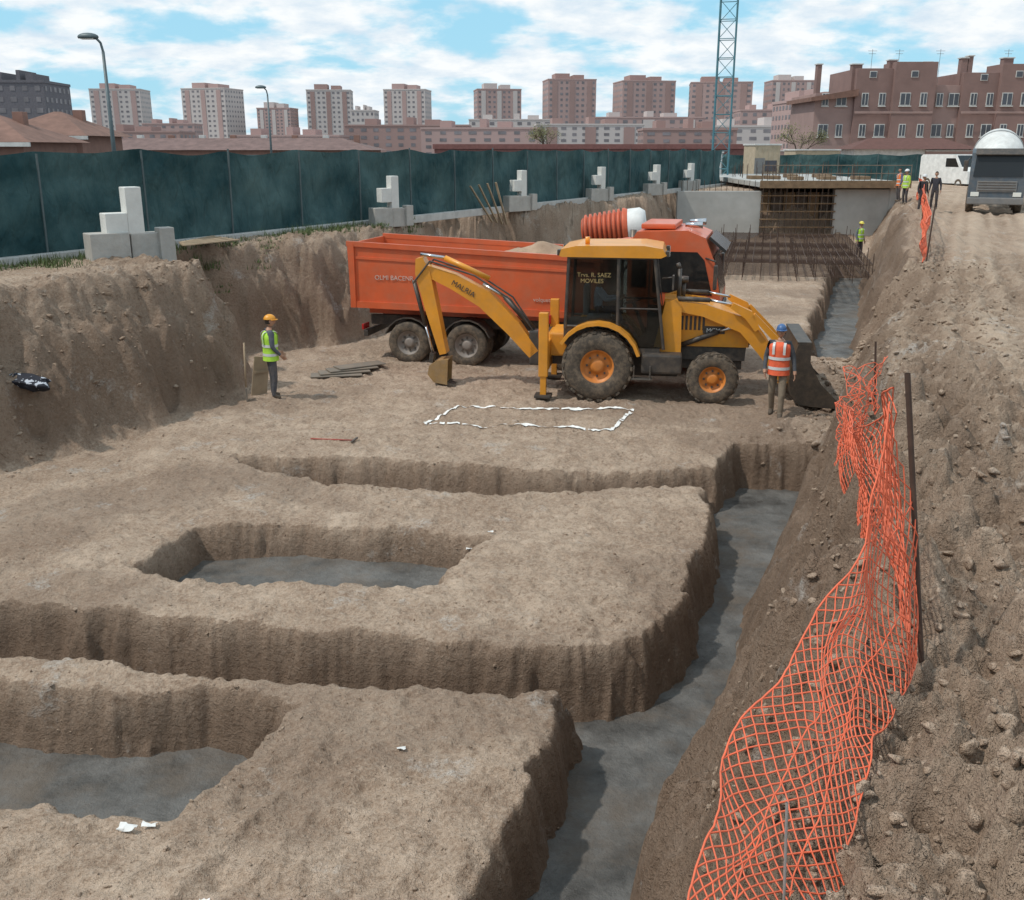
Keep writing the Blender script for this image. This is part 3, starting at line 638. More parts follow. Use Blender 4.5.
# ---------------------------------------------------------------- dump truck
def dump_truck(loc,yaw):
    R=empty('dump_truck',loc,yaw)
    RIM=mat('truck_rim',(.22,.20,.19),.6,dust=.6)
    for i,x in enumerate((1.45,2.98,5.6,7.65)):
        for s in(-1,1):
            wheel(R,'wheel_%d_%d'%(i,s),(x,s*1.08,.54),.54,.34,RIM,.30,0,s)
            if i<2: wheel(R,'inner_wheel_%d_%d'%(i,s),(x,s*.72,.54),.54,.30,RIM,.30,0,s)
        cyl(R,'axle_%d'%i,(x,-1,.54),(x,1,.54),.11,BLK)
    for s in(-1,1): box(R,'chassis_rail_%d'%s,(4.3,s*.42,.98),(8.3,.1,.26),BLK,.01)
    for i,x in enumerate((1.45,2.98)):
        for s in(-1,1):
            prism(R,'mudguard_%d_%d'%(i,s),[(x+math.cos(math.radians(a))*r,.54+math.sin(math.radians(a))*r) for r,rg in((.66,range(20,161,20)),(.63,range(160,19,-20))) for a in rg],min(s*.75,s*1.25),max(s*.75,s*1.25),BLK,.005)
    prism(R,'tipper_subframe',[(.15,1.16),(.15,1.36),(6.3,1.30),(6.3,1.12)],-.55,.55,ORG,.02)
    def wall(n,s): prism(R,n,[(.0,1.45),(-.06,2.98),(6.35,2.72),(6.35,1.38)],s*1.22-.03,s*1.22+.03,ORG,.01)
    wall('tipper_side_l',1);wall('tipper_side_r',-1)
    for s in(-1,1):
        prism(R,'tipper_top_rail_%d'%s,[(-.1,2.93),(-.1,3.05),(6.38,2.80),(6.38,2.68)],s*1.24-.06,s*1.24+.06,ORG,.02)
        prism(R,'tipper_bottom_rail_%d'%s,[(-.05,1.40),(-.05,1.56),(6.38,1.50),(6.38,1.34)],s*1.24-.055,s*1.24+.055,ORG,.02)
        prism(R,'tipper_mid_crease_%d'%s,[(0,2.62),(0,2.68),(6.36,2.47),(6.36,2.41)],s*1.255-.02,s*1.255+.02,ORG,.01)
        for x in(.03,6.25): prism(R,'tipper_post_%d_%d'%(s,x>1),[(x-.07,1.4),(x-.07,2.98 if x<1 else 2.75),(x+.07,2.98 if x<1 else 2.75),(x+.07,1.4)],s*1.26-.05,s*1.26+.05,ORG,.015)
    box(R,'tipper_floor',(3.2,0,1.45),(6.4,2.42,.08),ORG,.01)
    prism(R,'tailgate',[(-.08,1.40),(-.12,2.98),(-.06,2.98),(-.01,1.40)],-1.2,1.2,ORG,.01)
    prism(R,'tipper_headboard',[(6.33,1.4),(6.33,3.05),(6.40,3.05),(6.40,1.4)],-1.22,1.22,ORG,.01)
    prism(R,'cab_guard',[(6.40,3.0),(6.40,3.06),(7.1,3.18),(7.1,3.12)],-1.0,1.0,ORG,.01)
    LW=mat('faded_lettering',(.55,.42,.36),.6)
    text(R,'side_lettering','OLMI BACENR',(.62,-1.275,2.12),.16,LW,(math.radians(90),0,0))
    text(R,'rear_lettering','volquete',(4.7,-1.275,1.72),.14,LW,(math.radians(90),0,0))
    n=44;V=[];Fc=[]
    for i in range(n):
        for j in range(18):
            x=.05+6.2*i/(n-1);y=-1.18+2.36*j/17
            hz=2.35+.62*math.exp(-((x-4.5)/1.2)**2-(y/.8)**2)+.30*math.exp(-((x-1.8)/1.1)**2-(y/.8)**2)
            V.append((x,y,hz+.45*(float(fbm(np.array([x*2.4]),np.array([y*2.4]),3,5)[0])-.5)))
    for i in range(n-1):
        for j in range(17): a=i*18+j;Fc.append((a,a+18,a+19,a+1))
    obj('soil_load',V,Fc,SOILP,R,True)
    cabp=[(6.95,.95),(6.95,3.1),(7.15,3.42),(8.3,3.46),(8.72,3.30),(8.95,2.75),(9.12,1.95),(9.14,.55),(8.35,.55),(8.2,1.05),(7.9,1.2),(7.4,1.2),(7.1,1.05)]
    prism(R,'cab_shell',cabp,-1.20,1.20,ORG,.05)
    dark=mat('dark_glass',(.012,.014,.016),.08,var=.02,dust=.08)
    for s in(-1,1):
        prism(R,'cab_side_window_%d'%s,[(7.55,2.05),(7.55,2.92),(7.65,2.98),(8.55,2.98),(8.72,2.8),(8.93,2.0)],s*1.205-.008,s*1.205+.008,dark,.003)
        prism(R,'cab_rear_window_%d'%s,[(7.05,2.15),(7.05,2.85),(7.4,2.85),(7.4,2.15)],s*1.205-.006,s*1.205+.006,dark,.003)
        prism(R,'door_line_%d'%s,[(7.46,1.25),(7.46,3.05),(7.485,3.05),(7.485,1.25)],s*1.205-.004,s*1.205+.004,BLK,0)
        box(R,'door_handle_%d'%s,(7.65,s*1.215,1.85),(.16,.03,.04),BLK,.005)
        box(R,'head_lamp_%d'%s,(9.14,s*.92,.98),(.08,.42,.22),LGT,.02)
        cyl(R,'mirror_arm_%d'%s,(8.75,s*1.2,2.85),(9.0,s*1.45,2.8),.02,BLK);box(R,'mirror_%d'%s,(9.0,s*1.48,2.45),(.08,.24,.55),BLK,.03)
        box(R,'cab_step_%d'%s,(8.75,s*1.1,.6),(.7,.25,.08),BLK,.02)
        box(R,'fuel_tank_%d'%s,(6.6,s*.95,.85),(.7,.5,.5),GRY,.06)
    obj('windscreen',[(9.125,-1.08,1.98),(9.125,1.08,1.98),(8.93,1.05,2.88),(8.93,-1.05,2.88)],[(0,1,2,3)],dark,R)
    prism(R,'sun_visor',[(8.78,3.28),(8.82,3.33),(9.2,3.02),(9.17,2.96)],-1.1,1.1,mat('visor_tint',(.03,.03,.03),.2),.01)
    box(R,'grille',(9.155,0,1.45),(.04,1.6,.6),BLK,.02);box(R,'bumper',(9.12,0,.68),(.22,2.4,.36),ORG,.05)
    for k in range(5): box(R,'grille_slat_%d'%k,(9.185,0,1.22+k*.11),(.02,1.5,.03),STEEL,.004)
    box(R,'roof_deflector',(7.6,0,3.52),(.8,1.8,.12),ORG,.04)
    for s in(-1,1): cyl(R,'horn_%d'%s,(8.2,s*.6,3.55),(8.6,s*.6,3.55),.05,CHR,r2=.08)
    cyl(R,'exhaust_stack',(6.78,.9,1.0),(6.78,.9,3.3),.08,STEEL)
    box(R,'rear_bumper',(.25,0,.72),(.12,2.2,.16),BLK,.02)
    for s in(-1,1): box(R,'tail_lamp_%d'%s,(.17,s*.9,.88),(.05,.4,.14),REDL,.01)
    return R
dump_truck((-3.72,26.6,TZ(-1,25.5)-.03),-14.5)
R=empty('ribbed_tank',(3.05,30.2,TZ(3.05,30.2)),-10)
OT=mat('tank_orange',(.60,.10,.035),.5,dust=.25);OTD=mat('tank_rib_dark',(.30,.05,.02),.6,dust=.3)
ax=Vector((math.cos(.18),0,math.sin(.10)))
pr=[(.001,-1.0),(.30,-.98)]
for k in range(9): pr+=[(.36+.012*k,-.94+k*.14),(.36+.012*k,-.89+k*.14),(.45+.012*k,-.87+k*.14),(.45+.012*k,-.82+k*.14)]
pr+=[(.50,.40)]
lathe(R,'ribbed_barrel',pr,(0,0,3.0),ax,OT,32)
for k in range(9): lathe(R,'groove_%d'%k,[(.366+.012*k,-.935+k*.14),(.366+.012*k,-.895+k*.14)],(0,0,3.0),ax,OTD,32)
lathe(R,'white_end',[(.51,.40),(.52,.75),(.42,.90),(.001,.93)],(0,0,3.0),ax,WHT,32)
S=[]
for x in(-.7,.7):
    for y in(-.4,.4): S+=[((x,y,0),(x,y,2.75))]
    S+=[((x,-.4,2.6),(x,.4,2.6)),((x,-.4,.2),(x,.4,2.4))]
S+=[((-.7,-.4,2.6),(.7,-.4,2.6)),((-.7,.4,2.6),(.7,.4,2.6)),((-.7,-.4,.2),(.7,-.4,2.4))]
tubes('stand',S,.04,STEEL,R,6)
# ---------------------------------------------------------------- mixer truck
def mixer(loc,yaw,cabm,drumm,drum2):
    R=empty('concrete_mixer_truck',loc,yaw)
    RIM=MATS['truck_rim']
    for i,x in enumerate((1.3,2.65,5.0,6.9)):
        for s in(-1,1): wheel(R,'wheel_%d_%d'%(i,s),(x,s*1.05,.52),.52,.34,RIM,.30,0,s)
        cyl(R,'axle_%d'%i,(x,-1,.52),(x,1,.52),.1,BLK)
    for s in(-1,1): box(R,'chassis_rail_%d'%s,(4,s*.42,.98),(8,.1,.25),BLK,.01)
    prism(R,'cab_shell',[(6.5,.9),(6.5,2.75),(6.7,2.95),(7.95,2.98),(8.35,2.78),(8.52,1.95),(8.55,.5),(7.5,.5),(7.4,.95)],-1.2,1.2,cabm,.06)
    dark=MATS['dark_glass']
    obj('windscreen',[(8.565,-1.06,1.72),(8.565,1.06,1.72),(8.40,1.0,2.68),(8.40,-1.0,2.68)],[(0,1,2,3)],mat('matt_dark_glass',(.02,.024,.028),.35,var=.05,spec=.3),R)
    for s in(-1,1):
        prism(R,'side_window_%d'%s,[(7.1,1.8),(7.1,2.65),(8.15,2.65),(8.38,1.8)],s*1.205-.006,s*1.205+.006,dark,.002)
        box(R,'head_lamp_%d'%s,(8.57,s*.9,.92),(.06,.36,.2),LGT,.02);box(R,'mirror_%d'%s,(8.35,s*1.42,2.2),(.1,.2,.5),BLK,.03)
        cyl(R,'mirror_arm_%d'%s,(8.2,s*1.2,2.6),(8.35,s*1.42,2.4),.02,BLK)
    box(R,'grille',(8.57,0,1.28),(.04,1.7,.5),GRY,.02);box(R,'bumper',(8.56,0,.62),(.18,2.4,.32),GRY,.05)
    for k in range(4): box(R,'grille_slat_%d'%k,(8.6,0,1.1+k*.12),(.02,1.6,.03),STEEL,.004)
    prism(R,'sun_visor',[(8.2,2.93),(8.24,2.98),(8.62,2.72),(8.6,2.68)],-1.05,1.05,BLK,.01)
    ax=Vector((math.cos(math.radians(12)),0,-math.sin(math.radians(12))))
    c=Vector((3.2,0,2.75))
    pr=[(.001,2.75),(.62,2.7),(.75,2.5),(1.15,1.2),(1.18,.2),(1.1,-.6),(.75,-2.0),(.5,-2.5),(.42,-2.52)]
    lathe(R,'drum',pr,c,ax,drumm,40)
    lathe(R,'drum_band',[(1.195,.15),(1.195,.4)],c,ax,drum2,40)
    box(R,'front_pedestal',(6.0,0,1.6),(.35,1.3,1.3),GRY,.03);box(R,'rear_pedestal',(1.0,0,1.7),(.25,1.4,1.4),GRY,.03)
    prism(R,'hopper',[(.2,2.9),(.1,3.8),(1.1,3.8),(.8,3.0)],-.5,.5,WHT,.02);prism(R,'chute',[(.3,2.6),(-.6,1.7),(-.55,1.6),(.4,2.5)],-.25,.25,GRY,.01)
    cyl(R,'water_tank',(5.75,.95,1.6),(6.45,.95,1.6),.3,WHT)
    return R
CABB=mat('dark_blue_cab_paint',(.055,.085,.115),.4,dust=.3);DRW=mat('drum_white',(.66,.66,.64),.5,dust=.2);DRG=mat('drum_grey',(.35,.36,.36),.5,dust=.2)
fx,fy=-.40,-.917
mixer((22.6-fx*8.5,48.2-fy*8.5,TZ(24.5,52)),math.degrees(math.atan2(fy,fx)),CABB,DRW,DRG)
# ---------------------------------------------------------------- placed people
person('construction_worker',(-5.12,20.9,TZ(-5.12,20.9)-.02),25,dict(eR=(.0,-.22,1.13),wR=(.16,-.17,.96),hR=(.22,-.15,.90),eL=(.02,.22,1.13),wL=(.18,.15,.98),hL=(.24,.13,.94),aL=(.02,.12,.09),tL=(.17,.14,.045)),
   top=(.09,.10,.12),pants=(.045,.055,.075),vest=(.42,.72,.06),hat=(.75,.32,.03),h=1.78,headyaw=-10)
person('construction_worker',(5.22,19.2,TZ(5.22,19.2)-.02),-112,dict(kL=(.10,.10,.50),aL=(.12,.10,.09),tL=(.27,.11,.045),kR=(-.02,-.10,.49),aR=(-.16,-.10,.11),tR=(-.03,-.11,.045),eL=(-.03,.25,1.15),wL=(.05,.30,.92),hL=(.07,.31,.85),eR=(-.03,-.25,1.15),wR=(.10,-.24,.93),hR=(.13,-.23,.86)),
   top=(.07,.075,.085),pants=(.20,.16,.12),vest=(.82,.13,.05),hat=(.05,.12,.28),hatcap=True,h=1.84,headyaw=10)
person('construction_worker',(16.9,49.5,TZ(16.9,49.5)),-60,None,top=(.12,.13,.15),pants=(.05,.05,.07),vest=(.45,.72,.06),hat=(.7,.6,.1))
for i,(x,y,ya,tp,vs,ht) in enumerate(((19.3,48.5,-80,(.03,.03,.035),None,(.6,.6,.6)),(20.0,48.8,-120,(.04,.04,.05),None,None),(20.4,53.5,200,(.4,.55,.08),(.45,.70,.08),(.7,.7,.7)),(20.8,55.5,180,(.1,.12,.2),(.8,.2,.05),None))):
    person('construction_worker' if vs else 'site_visitor',(x,y,TZ(x,y)),ya,None,top=tp,pants=(.03,.035,.05),vest=vs,hat=ht)
# ---------------------------------------------------------------- orange net fences
NET=mat('orange_net_plastic',(.78,.14,.06),.6,var=.15,scale=4,dust=.15)
def resample(P,n):
    P=np.array(P,float);d=np.r_[0,np.cumsum(np.linalg.norm(np.diff(P,axis=0),axis=1))]
    t=np.linspace(0,d[-1],n);Q=np.stack([np.interp(t,d,P[:,k]) for k in range(3)],1)
    for _ in range(max(2,n//14)):
        Q[1:-1]=.25*Q[:-2]+.5*Q[1:-1]+.25*Q[2:]
    return Q
def netting(root,name,base,top,ns,nh,r,wob=.04,seed=0,fold=0):
    B=resample(base,ns);T=resample(top,ns);segs=[];rr=[]
    G=np.zeros((ns,nh+1,3))
    for j in range(nh+1):
        t=j/nh;G[:,j]=B*(1-t)+T*t
    ii,jj=np.meshgrid(np.arange(ns)/ns,np.arange(nh+1)/nh,indexing='ij')
    sagx=(fbm(ii*7+seed,jj*2,seed,2)-.5)*2;sagz=(fbm(ii*7+9+seed,jj*2.4,seed+3,2)-.5)*2
    G[:,:,0]+=wob*sagx*1.6+fold*np.sin(ii*40+jj*2);G[:,:,1]+=wob*sagz*1.2;G[:,:,2]+=wob*sagz
    G+=np.random.randn(*G.shape)*r*.35
    for i in range(ns-1):
        for j in range(nh):
            if (i+j)%2==0: segs.append((G[i,j],G[i+1,j+1]))
            else: segs.append((G[i+1,j],G[i,j+1]))
            rr.append(r)
        for j in(0,nh): segs.append((G[i,j],G[i+1,j]));rr.append(r*1.3)
    for j in (nh//3,2*nh//3):
        for i in range(0,ns-1): segs.append((G[i,j],G[i+1,j]));rr.append(r)
    return tubes(name,segs,rr,NET,root,4)
RB=mat('rusty_rebar',(.07,.04,.028),.8,var=.3,scale=8)
fe=empty('orange_mesh_fence',(0,0,0))
def g(x,y,o=.03): return (x,y,TZ(x,y)+o)
netting(fe,'net_near',[g(.80,2.2,.02),g(1.13,2.85,.02),g(1.48,3.5,.03),g(1.98,4.32,.03)],[(.28,2.1,2.85),(.50,2.62,2.90),(.80,3.20,3.00),(1.20,3.88,3.20),(1.50,4.10,3.50),(1.72,4.36,4.1)],86,22,.0036,.05,1)
netting(fe,'net_bunched',[g(1.98,4.32,.03),g(2.25,5.5,.0),g(2.65,7.0,.0),g(3.3,9.4,.05)],[(1.70,4.40,4.15),(2.05,5.6,3.62),(2.62,7.2,3.20),(3.38,10.2,2.62)],120,20,.0038,.09,5,.02)
netting(fe,'net_far_fold',[g(3.3,9.4,.05),g(3.9,10.6,.05)],[(3.38,10.2,2.62),(4.2,11.2,2.9)],28,14,.0042,.14,8,.03)
tubes('stake_near',[((1.99,4.32,TZ(1.99,4.32)-.1),(1.76,4.36,4.24))],.013,RB,fe,8)
tubes('stake_far',[((4.2,11.2,TZ(4.2,11.2)-.1),(4.12,11.2,3.1))],.012,RB,fe,8)
tubes('stake_thin',[((.92,2.75,2.5),(.90,2.8,3.15))],.005,mat('galvanised_rod',(.45,.44,.42),.5,metal=.5),fe,8)
fe2=empty('orange_mesh_fence',(0,0,0))
bs=[(10.6,25.9),(12.5,30.5),(14.6,36.5),(17.4,43.5),(20.3,51),(24.0,61)]
netting(fe2,'net',[g(x,y,.05) for x,y in bs],[(x-.05,y,TZ(x,y)+1.05+.1*math.sin(x)) for x,y in bs],300,9,.011,.16,13)
tubes('stakes',[((x,y,TZ(x,y)-.1),(x+.05,y,TZ(x,y)+1.3)) for x,y in bs],.02,RB,fe2,6)
# ---------------------------------------------------------------- hoarding fence (green shade net)
def shade_mat():
    m,nt,b=nmat('green_shade_net');L=nt.links
    geo=N(nt,'ShaderNodeNewGeometry')
    n=N(nt,'ShaderNodeTexNoise',ins={'Scale':.55,'Detail':5,'Roughness':.62});L.new(geo.outputs['Position'],n.inputs['Vector'])
    r=N(nt,'ShaderNodeValToRGB');r.color_ramp.elements[0].position=.34;r.color_ramp.elements[0].color=(.018,.055,.062,1);r.color_ramp.elements[1].position=.68;r.color_ramp.elements[1].color=(.085,.15,.15,1)
    L.new(n.outputs['Fac'],r.inputs[0]);L.new(r.outputs[0],b.inputs['Base Color']);b.inputs['Roughness'].default_value=.85;b.inputs['Specular IOR Level'].default_value=.2
    mp=N(nt,'ShaderNodeMapping');mp.inputs['Scale'].default_value=(1,1,.35);L.new(geo.outputs['Position'],mp.inputs[0])
    n2=N(nt,'ShaderNodeTexNoise',ins={'Scale':3.2,'Detail':4,'Distortion':.6});L.new(mp.outputs[0],n2.inputs['Vector'])
    bp=N(nt,'ShaderNodeBump',ins={'Strength':1,'Distance':.16});L.new(n2.outputs['Fac'],bp.inputs['Height']);L.new(bp.outputs[0],b.inputs['Normal'])
    return m
GN=shade_mat()
GP=mat('fence_post_metal',(.10,.13,.135),.6,metal=.3)
def hoarding(name,p0,p1,z0,h,post=3.0,seed=0):
    R=empty(name,(0,0,0));a=Vector(p0);b=Vector(p1);L_=(b-a).length;d=(b-a)/L_;nn=Vector((-d.y,d.x))
    n=int(L_/.2);m=14;V=np.zeros((n+1,m+1,3))
    s=np.linspace(0,L_,n+1)
    for j in range(m+1):
        t=j/m
        w=(fbm(s*1.1,np.full_like(s,t*2.5),seed,4)-.5)*.34+np.abs(np.sin(s*math.pi/post))*.05*math.sin(t*math.pi)
        V[:,j,0]=a.x+d.x*s+nn.x*w;V[:,j,1]=a.y+d.y*s+nn.y*w
        V[:,j,2]=z0+.05+t*h-(.09*np.abs(np.sin(s*math.pi/post))+.14*(fbm(s*.5,s*0,seed+4,3)-.5))*t
    idx=np.arange((n+1)*(m+1)).reshape(n+1,m+1)
    F=np.stack([idx[:-1,:-1],idx[1:,:-1],idx[1:,1:],idx[:-1,1:]],-1).reshape(-1,4)
    fromnp('shade_net',V.reshape(-1,3),F,GN,R,True)
    k=int(L_/post);sg=[]
    for i in range(k+1):
        p=a+d*(i*post)-nn*.12;sg.append(((p.x,p.y,z0-.2),(p.x+random.uniform(-.04,.04),p.y,z0+h+random.uniform(-.02,.12))));
    tubes('posts',sg,.028,GP,R,6)
    q0=a+nn*.2;q1=b+nn*.2;tubes('rails',[((q0.x,q0.y,z0+h-.1),(q1.x,q1.y,z0+h-.1)),((q0.x,q0.y,z0+.3),(q1.x,q1.y,z0+.3))],.022,GP,R,6)
    KB=mat('kerb_concrete',(.46,.45,.43),.85,var=.15,bump=.3)
    ang=math.degrees(math.atan2(d.y,d.x));mid=(a+b)/2-nn*.3
    bm=box(R,'footing_kerb',(0,0,0),(L_,.25,.26),KB,.02);bm.rotation_euler=(0,0,math.radians(ang));bm.location=(mid.x,mid.y,z0-.02)
    return R
hoarding('green_hoarding_fence',(-20.5,4.6),(14.1,70),2.82,2.27,3.0,3)
hoarding('green_hoarding_fence',(17,84),(46,80),2.5,2.2,3.0,9)
# ---------------------------------------------------------------- concrete block stacks
CB=mat('concrete_block',(.42,.41,.385),.85,var=.14,scale=3,bump=.4,dust=.25);CW=mat('white_block',(.66,.66,.63),.8,var=.08,scale=3,bump=.3,dust=.1)
def stack(x,y,s,z=None,hh=1):
    R=empty('concrete_block_stack',(x,y,(TZ(x,y)-.08) if z is None else z),38)
    box(R,'base_block_1',(-.45*s,0,.40*s),(.85*s,.55*s,.8*s),CB,.02);box(R,'base_block_2',(.42*s,.05,.38*s),(.80*s,.5*s,.76*s),CB,.02)
    box(R,'white_block_1',(-.25*s,0,1.00*s*hh),(.48*s,.42*s,.44*s*hh),CW,.02);box(R,'white_pillar',(.17*s,.0,.76*s+.5*s*hh),(.36*s,.40*s,1.02*s*hh),CW,.02)
    box(R,'side_block',(.80*s,-.15*s,.45*s),(.34*s,.34*s,.84*s),CB,.02)
stack(-8.65,22.9,1.0)
for i,(x,y) in enumerate(((-4.0,33.6),(.30,42.2),(4.2,49.8),(7.8,56.6),(10.6,62))): stack(x,y,.78,2.72,1.3)
# ---------------------------------------------------------------- street lamps
LP=mat('lamp_post_paint',(.10,.13,.14),.5,metal=.3)
def lamp(x,y,z0,h,arm):
    R=empty('street_lamp',(x,y,z0),180)
    cyl(R,'post',(0,0,0),(0,0,h-.5),.10,LP,12,r2=.055);cyl(R,'base',(0,0,0),(0,0,.9),.14,LP,12)
    P=[(0,0,h-.5),(.06,0,h-.2),(.2,0,h-.05),(arm,0,h)]
    tubes('arm',list(zip(P[:-1],P[1:])),.045,LP,R,8)
    bm=bmesh.new();bmesh.ops.create_uvsphere(bm,u_segments=16,v_segments=8,radius=1)
    for v in bm.verts: v.co=(v.co.x*.40+arm+.15,v.co.y*.2,max(v.co.z,-.35)*.15+h)
    bm_obj('lantern',bm,LP,R,smoothf=True);box(R,'lens',(arm+.17,0,h-.065),(.5,.26,.03),LGT,.01)
lamp(-15.25,40,2.7,6.45,.35);lamp(-17.3,75,2.7,6.6,.3)
# ---------------------------------------------------------------- tower crane
CR=mat('crane_teal_paint',(.06,.20,.25),.5,dust=.15)
def crane(x,y,z0):
    R=empty('tower_crane',(x,y,z0),-14);w=.58;H=38;S=[];Rr=[]
    c=[(-w,-w),(w,-w),(w,w),(-w,w)]
    for a,b in c: S.append(((a,b,0),(a,b,H)));Rr.append(.065)
    k=0;st=1.25
    z=0
    while z<H-.01:
        for i in range(4):
            a=c[i];b=c[(i+1)%4]
            S.append(((*a,z),(*b,z)));Rr.append(.035)
            if k%2: a,b=b,a
            S.append(((*a,z),(*b,z+st)));Rr.append(.03)
        z+=st;k+=1
    tubes('mast',S,Rr,CR,R,4)
    S=[];
    for (y0,zz) in((-.6,H),(.6,H),(0,H+1.3)): S.append(((-12,y0,zz),(38,y0,zz)))
    for i in range(-10,38):
        S+=[((i,-.6,H),(i,.6,H)),((i,-.6,H),(i+.5,0,H+1.3)),((i,.6,H),(i+.5,0,H+1.3)),((i+1,-.6,H),(i+.5,0,H+1.3)),((i+1,.6,H),(i+.5,0,H+1.3))]
    S+=[((0,0,H+1.3),(0,0,H+7)),((0,0,H+7),(25,0,H+1.3)),((0,0,H+7),(-11,0,H+1))]
    tubes('jib',S,.05,CR,R,4)
    box(R,'counterweight',(-11,0,H-1),(2,1.2,2.2),CB,.05);box(R,'operator_cab',(1.4,-1,H-1),(1.3,1.1,2),WHT,.05)
    box(R,'foundation_block',(0,0,.1),(3.5,3.5,1.1),CB,.05)
crane(15.1,75.5,2.5)
# ---------------------------------------------------------------- underground structure
CO=mat('cast_concrete',(.40,.40,.385),.85,var=.16,scale=.7,bump=.25,dust=.15);TIM=mat('formwork_timber',(.20,.13,.075),.85,var=.25);DRK=mat('formwork_steel',(.10,.075,.06),.7,metal=.3,var=.3)
st_=empty('basement_structure',(0,0,0))
box(st_,'retaining_wall_1',(12.1,60.3,1.3),(4.9,.4,3.0),CO,.03);box(st_,'retaining_wall_2',(20.6,60.3,1.35),(3.6,.4,3.1),CO,.03)
box(st_,'side_wall',(22.2,66,1.4),(.4,12,3.2),CO,.03)
box(st_,'deck_slab',(18.6,69,3.18),(8.6,19,.30),CO,.03);box(st_,'deck_edge_board',(18.6,59.42,3.2),(8.7,.05,.42),TIM,.01)
box(st_,'back_wall',(16.6,77,1.2),(12,.4,3.6),CO,.03)
S=[];S2=[]
for i in range(13):
    x=14.6+i*.345
    for y in(60,61.2): S.append(((x,y,-.1),(x,y,3.05)))
for z in(.3,.75,1.2,1.65,2.1,2.55): 
    for y in(60,): S2.append(((14.5,y,z),(18.9,y,z)))
tubes('props',S,.04,DRK,st_,6);tubes('walers',S2,.05,TIM,st_,4)
for k in range(6): box(st_,'form_panel_%d'%k,(14.95+k*.72,60.9,1.4),(.66,.04,2.6),DRK if k%2 else TIM,.005)
S=[];
for i in range(26): x=14.4+i*.33;S.append(((x,59.7,3.3),(x+random.uniform(-.03,.03),59.7,3.3+random.uniform(.5,.9))))
for i in range(15):x=9.9+i*.33;S.append(((x,60.3,2.8),(x,60.3,3.4)))
for i in range(60): x=random.uniform(14.5,22.5);y=random.uniform(62,76);S.append(((x,y,3.3),(x,y,3.3+random.uniform(.5,1.1))))
tubes('starter_bars',S,.018,RB,st_,4)
S=[((14.4+i*1.7,59.5,3.3),(14.4+i*1.7,59.5,4.3)) for i in range(6)]+[((14.4,59.5,4.25),(22.9,59.5,4.25)),((14.4,59.5,3.8),(22.9,59.5,3.8))]
tubes('guard_rail',S,.02,mat('rail_paint',(.2,.15,.11),.7),st_,6)
for k in range(7): box(st_,'timber_stack_%d'%k,(15.3+k*1.05,66+random.uniform(-3,3),3.33+.11),(random.uniform(.6,1.1),1.4,.2),TIM,.01)
rm=empty('rebar_mat',(0,0,0));S=[]
def rect_pt(u,v):
    o=Vector((8.0,41.5));dx=Vector((.93,-.20));dy=Vector((.24,.97));return o+dx*u+dy*v
for k in range(37):
    a=rect_pt(0,k*.42);b=rect_pt(6.8,k*.42)
    for z in(.25,.75): S.append(((a.x,a.y,z),(b.x,b.y,z)))
for k in range(19):
    a=rect_pt(k*.378,0);b=rect_pt(k*.378,15.2)
    for z in(.27,.77): S.append(((a.x,a.y,z),(b.x,b.y,z)))
for k in range(0,37,3):
    for q in range(0,19,2):
        a=rect_pt(q*.378,k*.42);S.append(((a.x,a.y,.0),(a.x+random.uniform(-.03,.03),a.y,1.2 if (k%6==0) else .85)))
tubes('bars',S,.017,RB,rm,4)
# ---------------------------------------------------------------- site clutter
WD=mat('wood_plank',(.36,.27,.18),.85,var=.2);SP=mat('steel_plate',(.20,.18,.155),.65,metal=.2,dust=.6)
sv=empty('shovel',(-5.62,20.6,TZ(-5.62,20.6)),20)
cyl(sv,'handle',(0,0,.25),(.03,0,1.25),.018,WD,8);prism(sv,'blade',[(-.01,0),(-.015,.3),(.015,.3),(.01,0)],-.11,.11,SP,.003)
sv=empty('wooden_board',(-5.45,21.2,TZ(-5.45,21.2)),35);box(sv,'board',(0,0,.4),(.35,.03,.85),WD,.005,('Y',9));box(sv,'batten',(.02,-.03,.5),(.3,.02,.06),WD,.003)
sv=empty('steel_plates',(-3.9,23.4,TZ(-3.9,23.4)),22)
for k in range(4): box(sv,'plate_%d'%k,(.22*k-.3,.12*k,.05+.035*k),(1.2,.45,.025),SP,.004,('Z',8*k-12))
sv=empty('timber_planks',(-7.9,25.9,2.85),70)
for k in range(5): box(sv,'plank_%d'%k,(.05*k,.14*k-.3,.06+.012*k),(1.9,.12,.03),WD,.004,('Z',5*k-8))
sv=empty('leaning_planks',(-1.2,40.2,2.7),30)
for k in range(4): box(sv,'plank_%d'%k,(.3*k,0,.4),(.04,.12,1.7),WD,.004,('Y',-35+6*k))
rb=empty('red_pick_tool',(-3.75,17.9,TZ(-3.75,17.9)+.03),-12);cyl(rb,'handle',(0,0,0),(.85,0,.02),.013,mat('red_handle',(.35,.04,.03),.6,dust=.3),8);box(rb,'head',(.86,0,.03),(.04,.3,.03),STEEL,.01)
bx,byy=-8.5,17.15
bm=bmesh.new();bmesh.ops.create_icosphere(bm,subdivisions=4,radius=1)
for v in bm.verts:
    n=float(fbm(np.array([v.co.x*2.+4]),np.array([v.co.y*2.+v.co.z*2]),5,4)[0]);v.co*=(.55+.9*n);v.co.x*=.42;v.co.y*=.22;v.co.z*=.15
o=bm_obj('discarded_jacket',bm,None,None,smoothf=True);o.location=(bx,byy,TZ(bx,byy)+.06);o.rotation_euler=(0,0,-.3)
m,nt,b=nmat('black_white_cloth');tcn=N(nt,'ShaderNodeTexCoord');nn_=N(nt,'ShaderNodeTexNoise',ins={'Scale':7.5,'Detail':2});nt.links.new(tcn.outputs['Object'],nn_.inputs['Vector'])
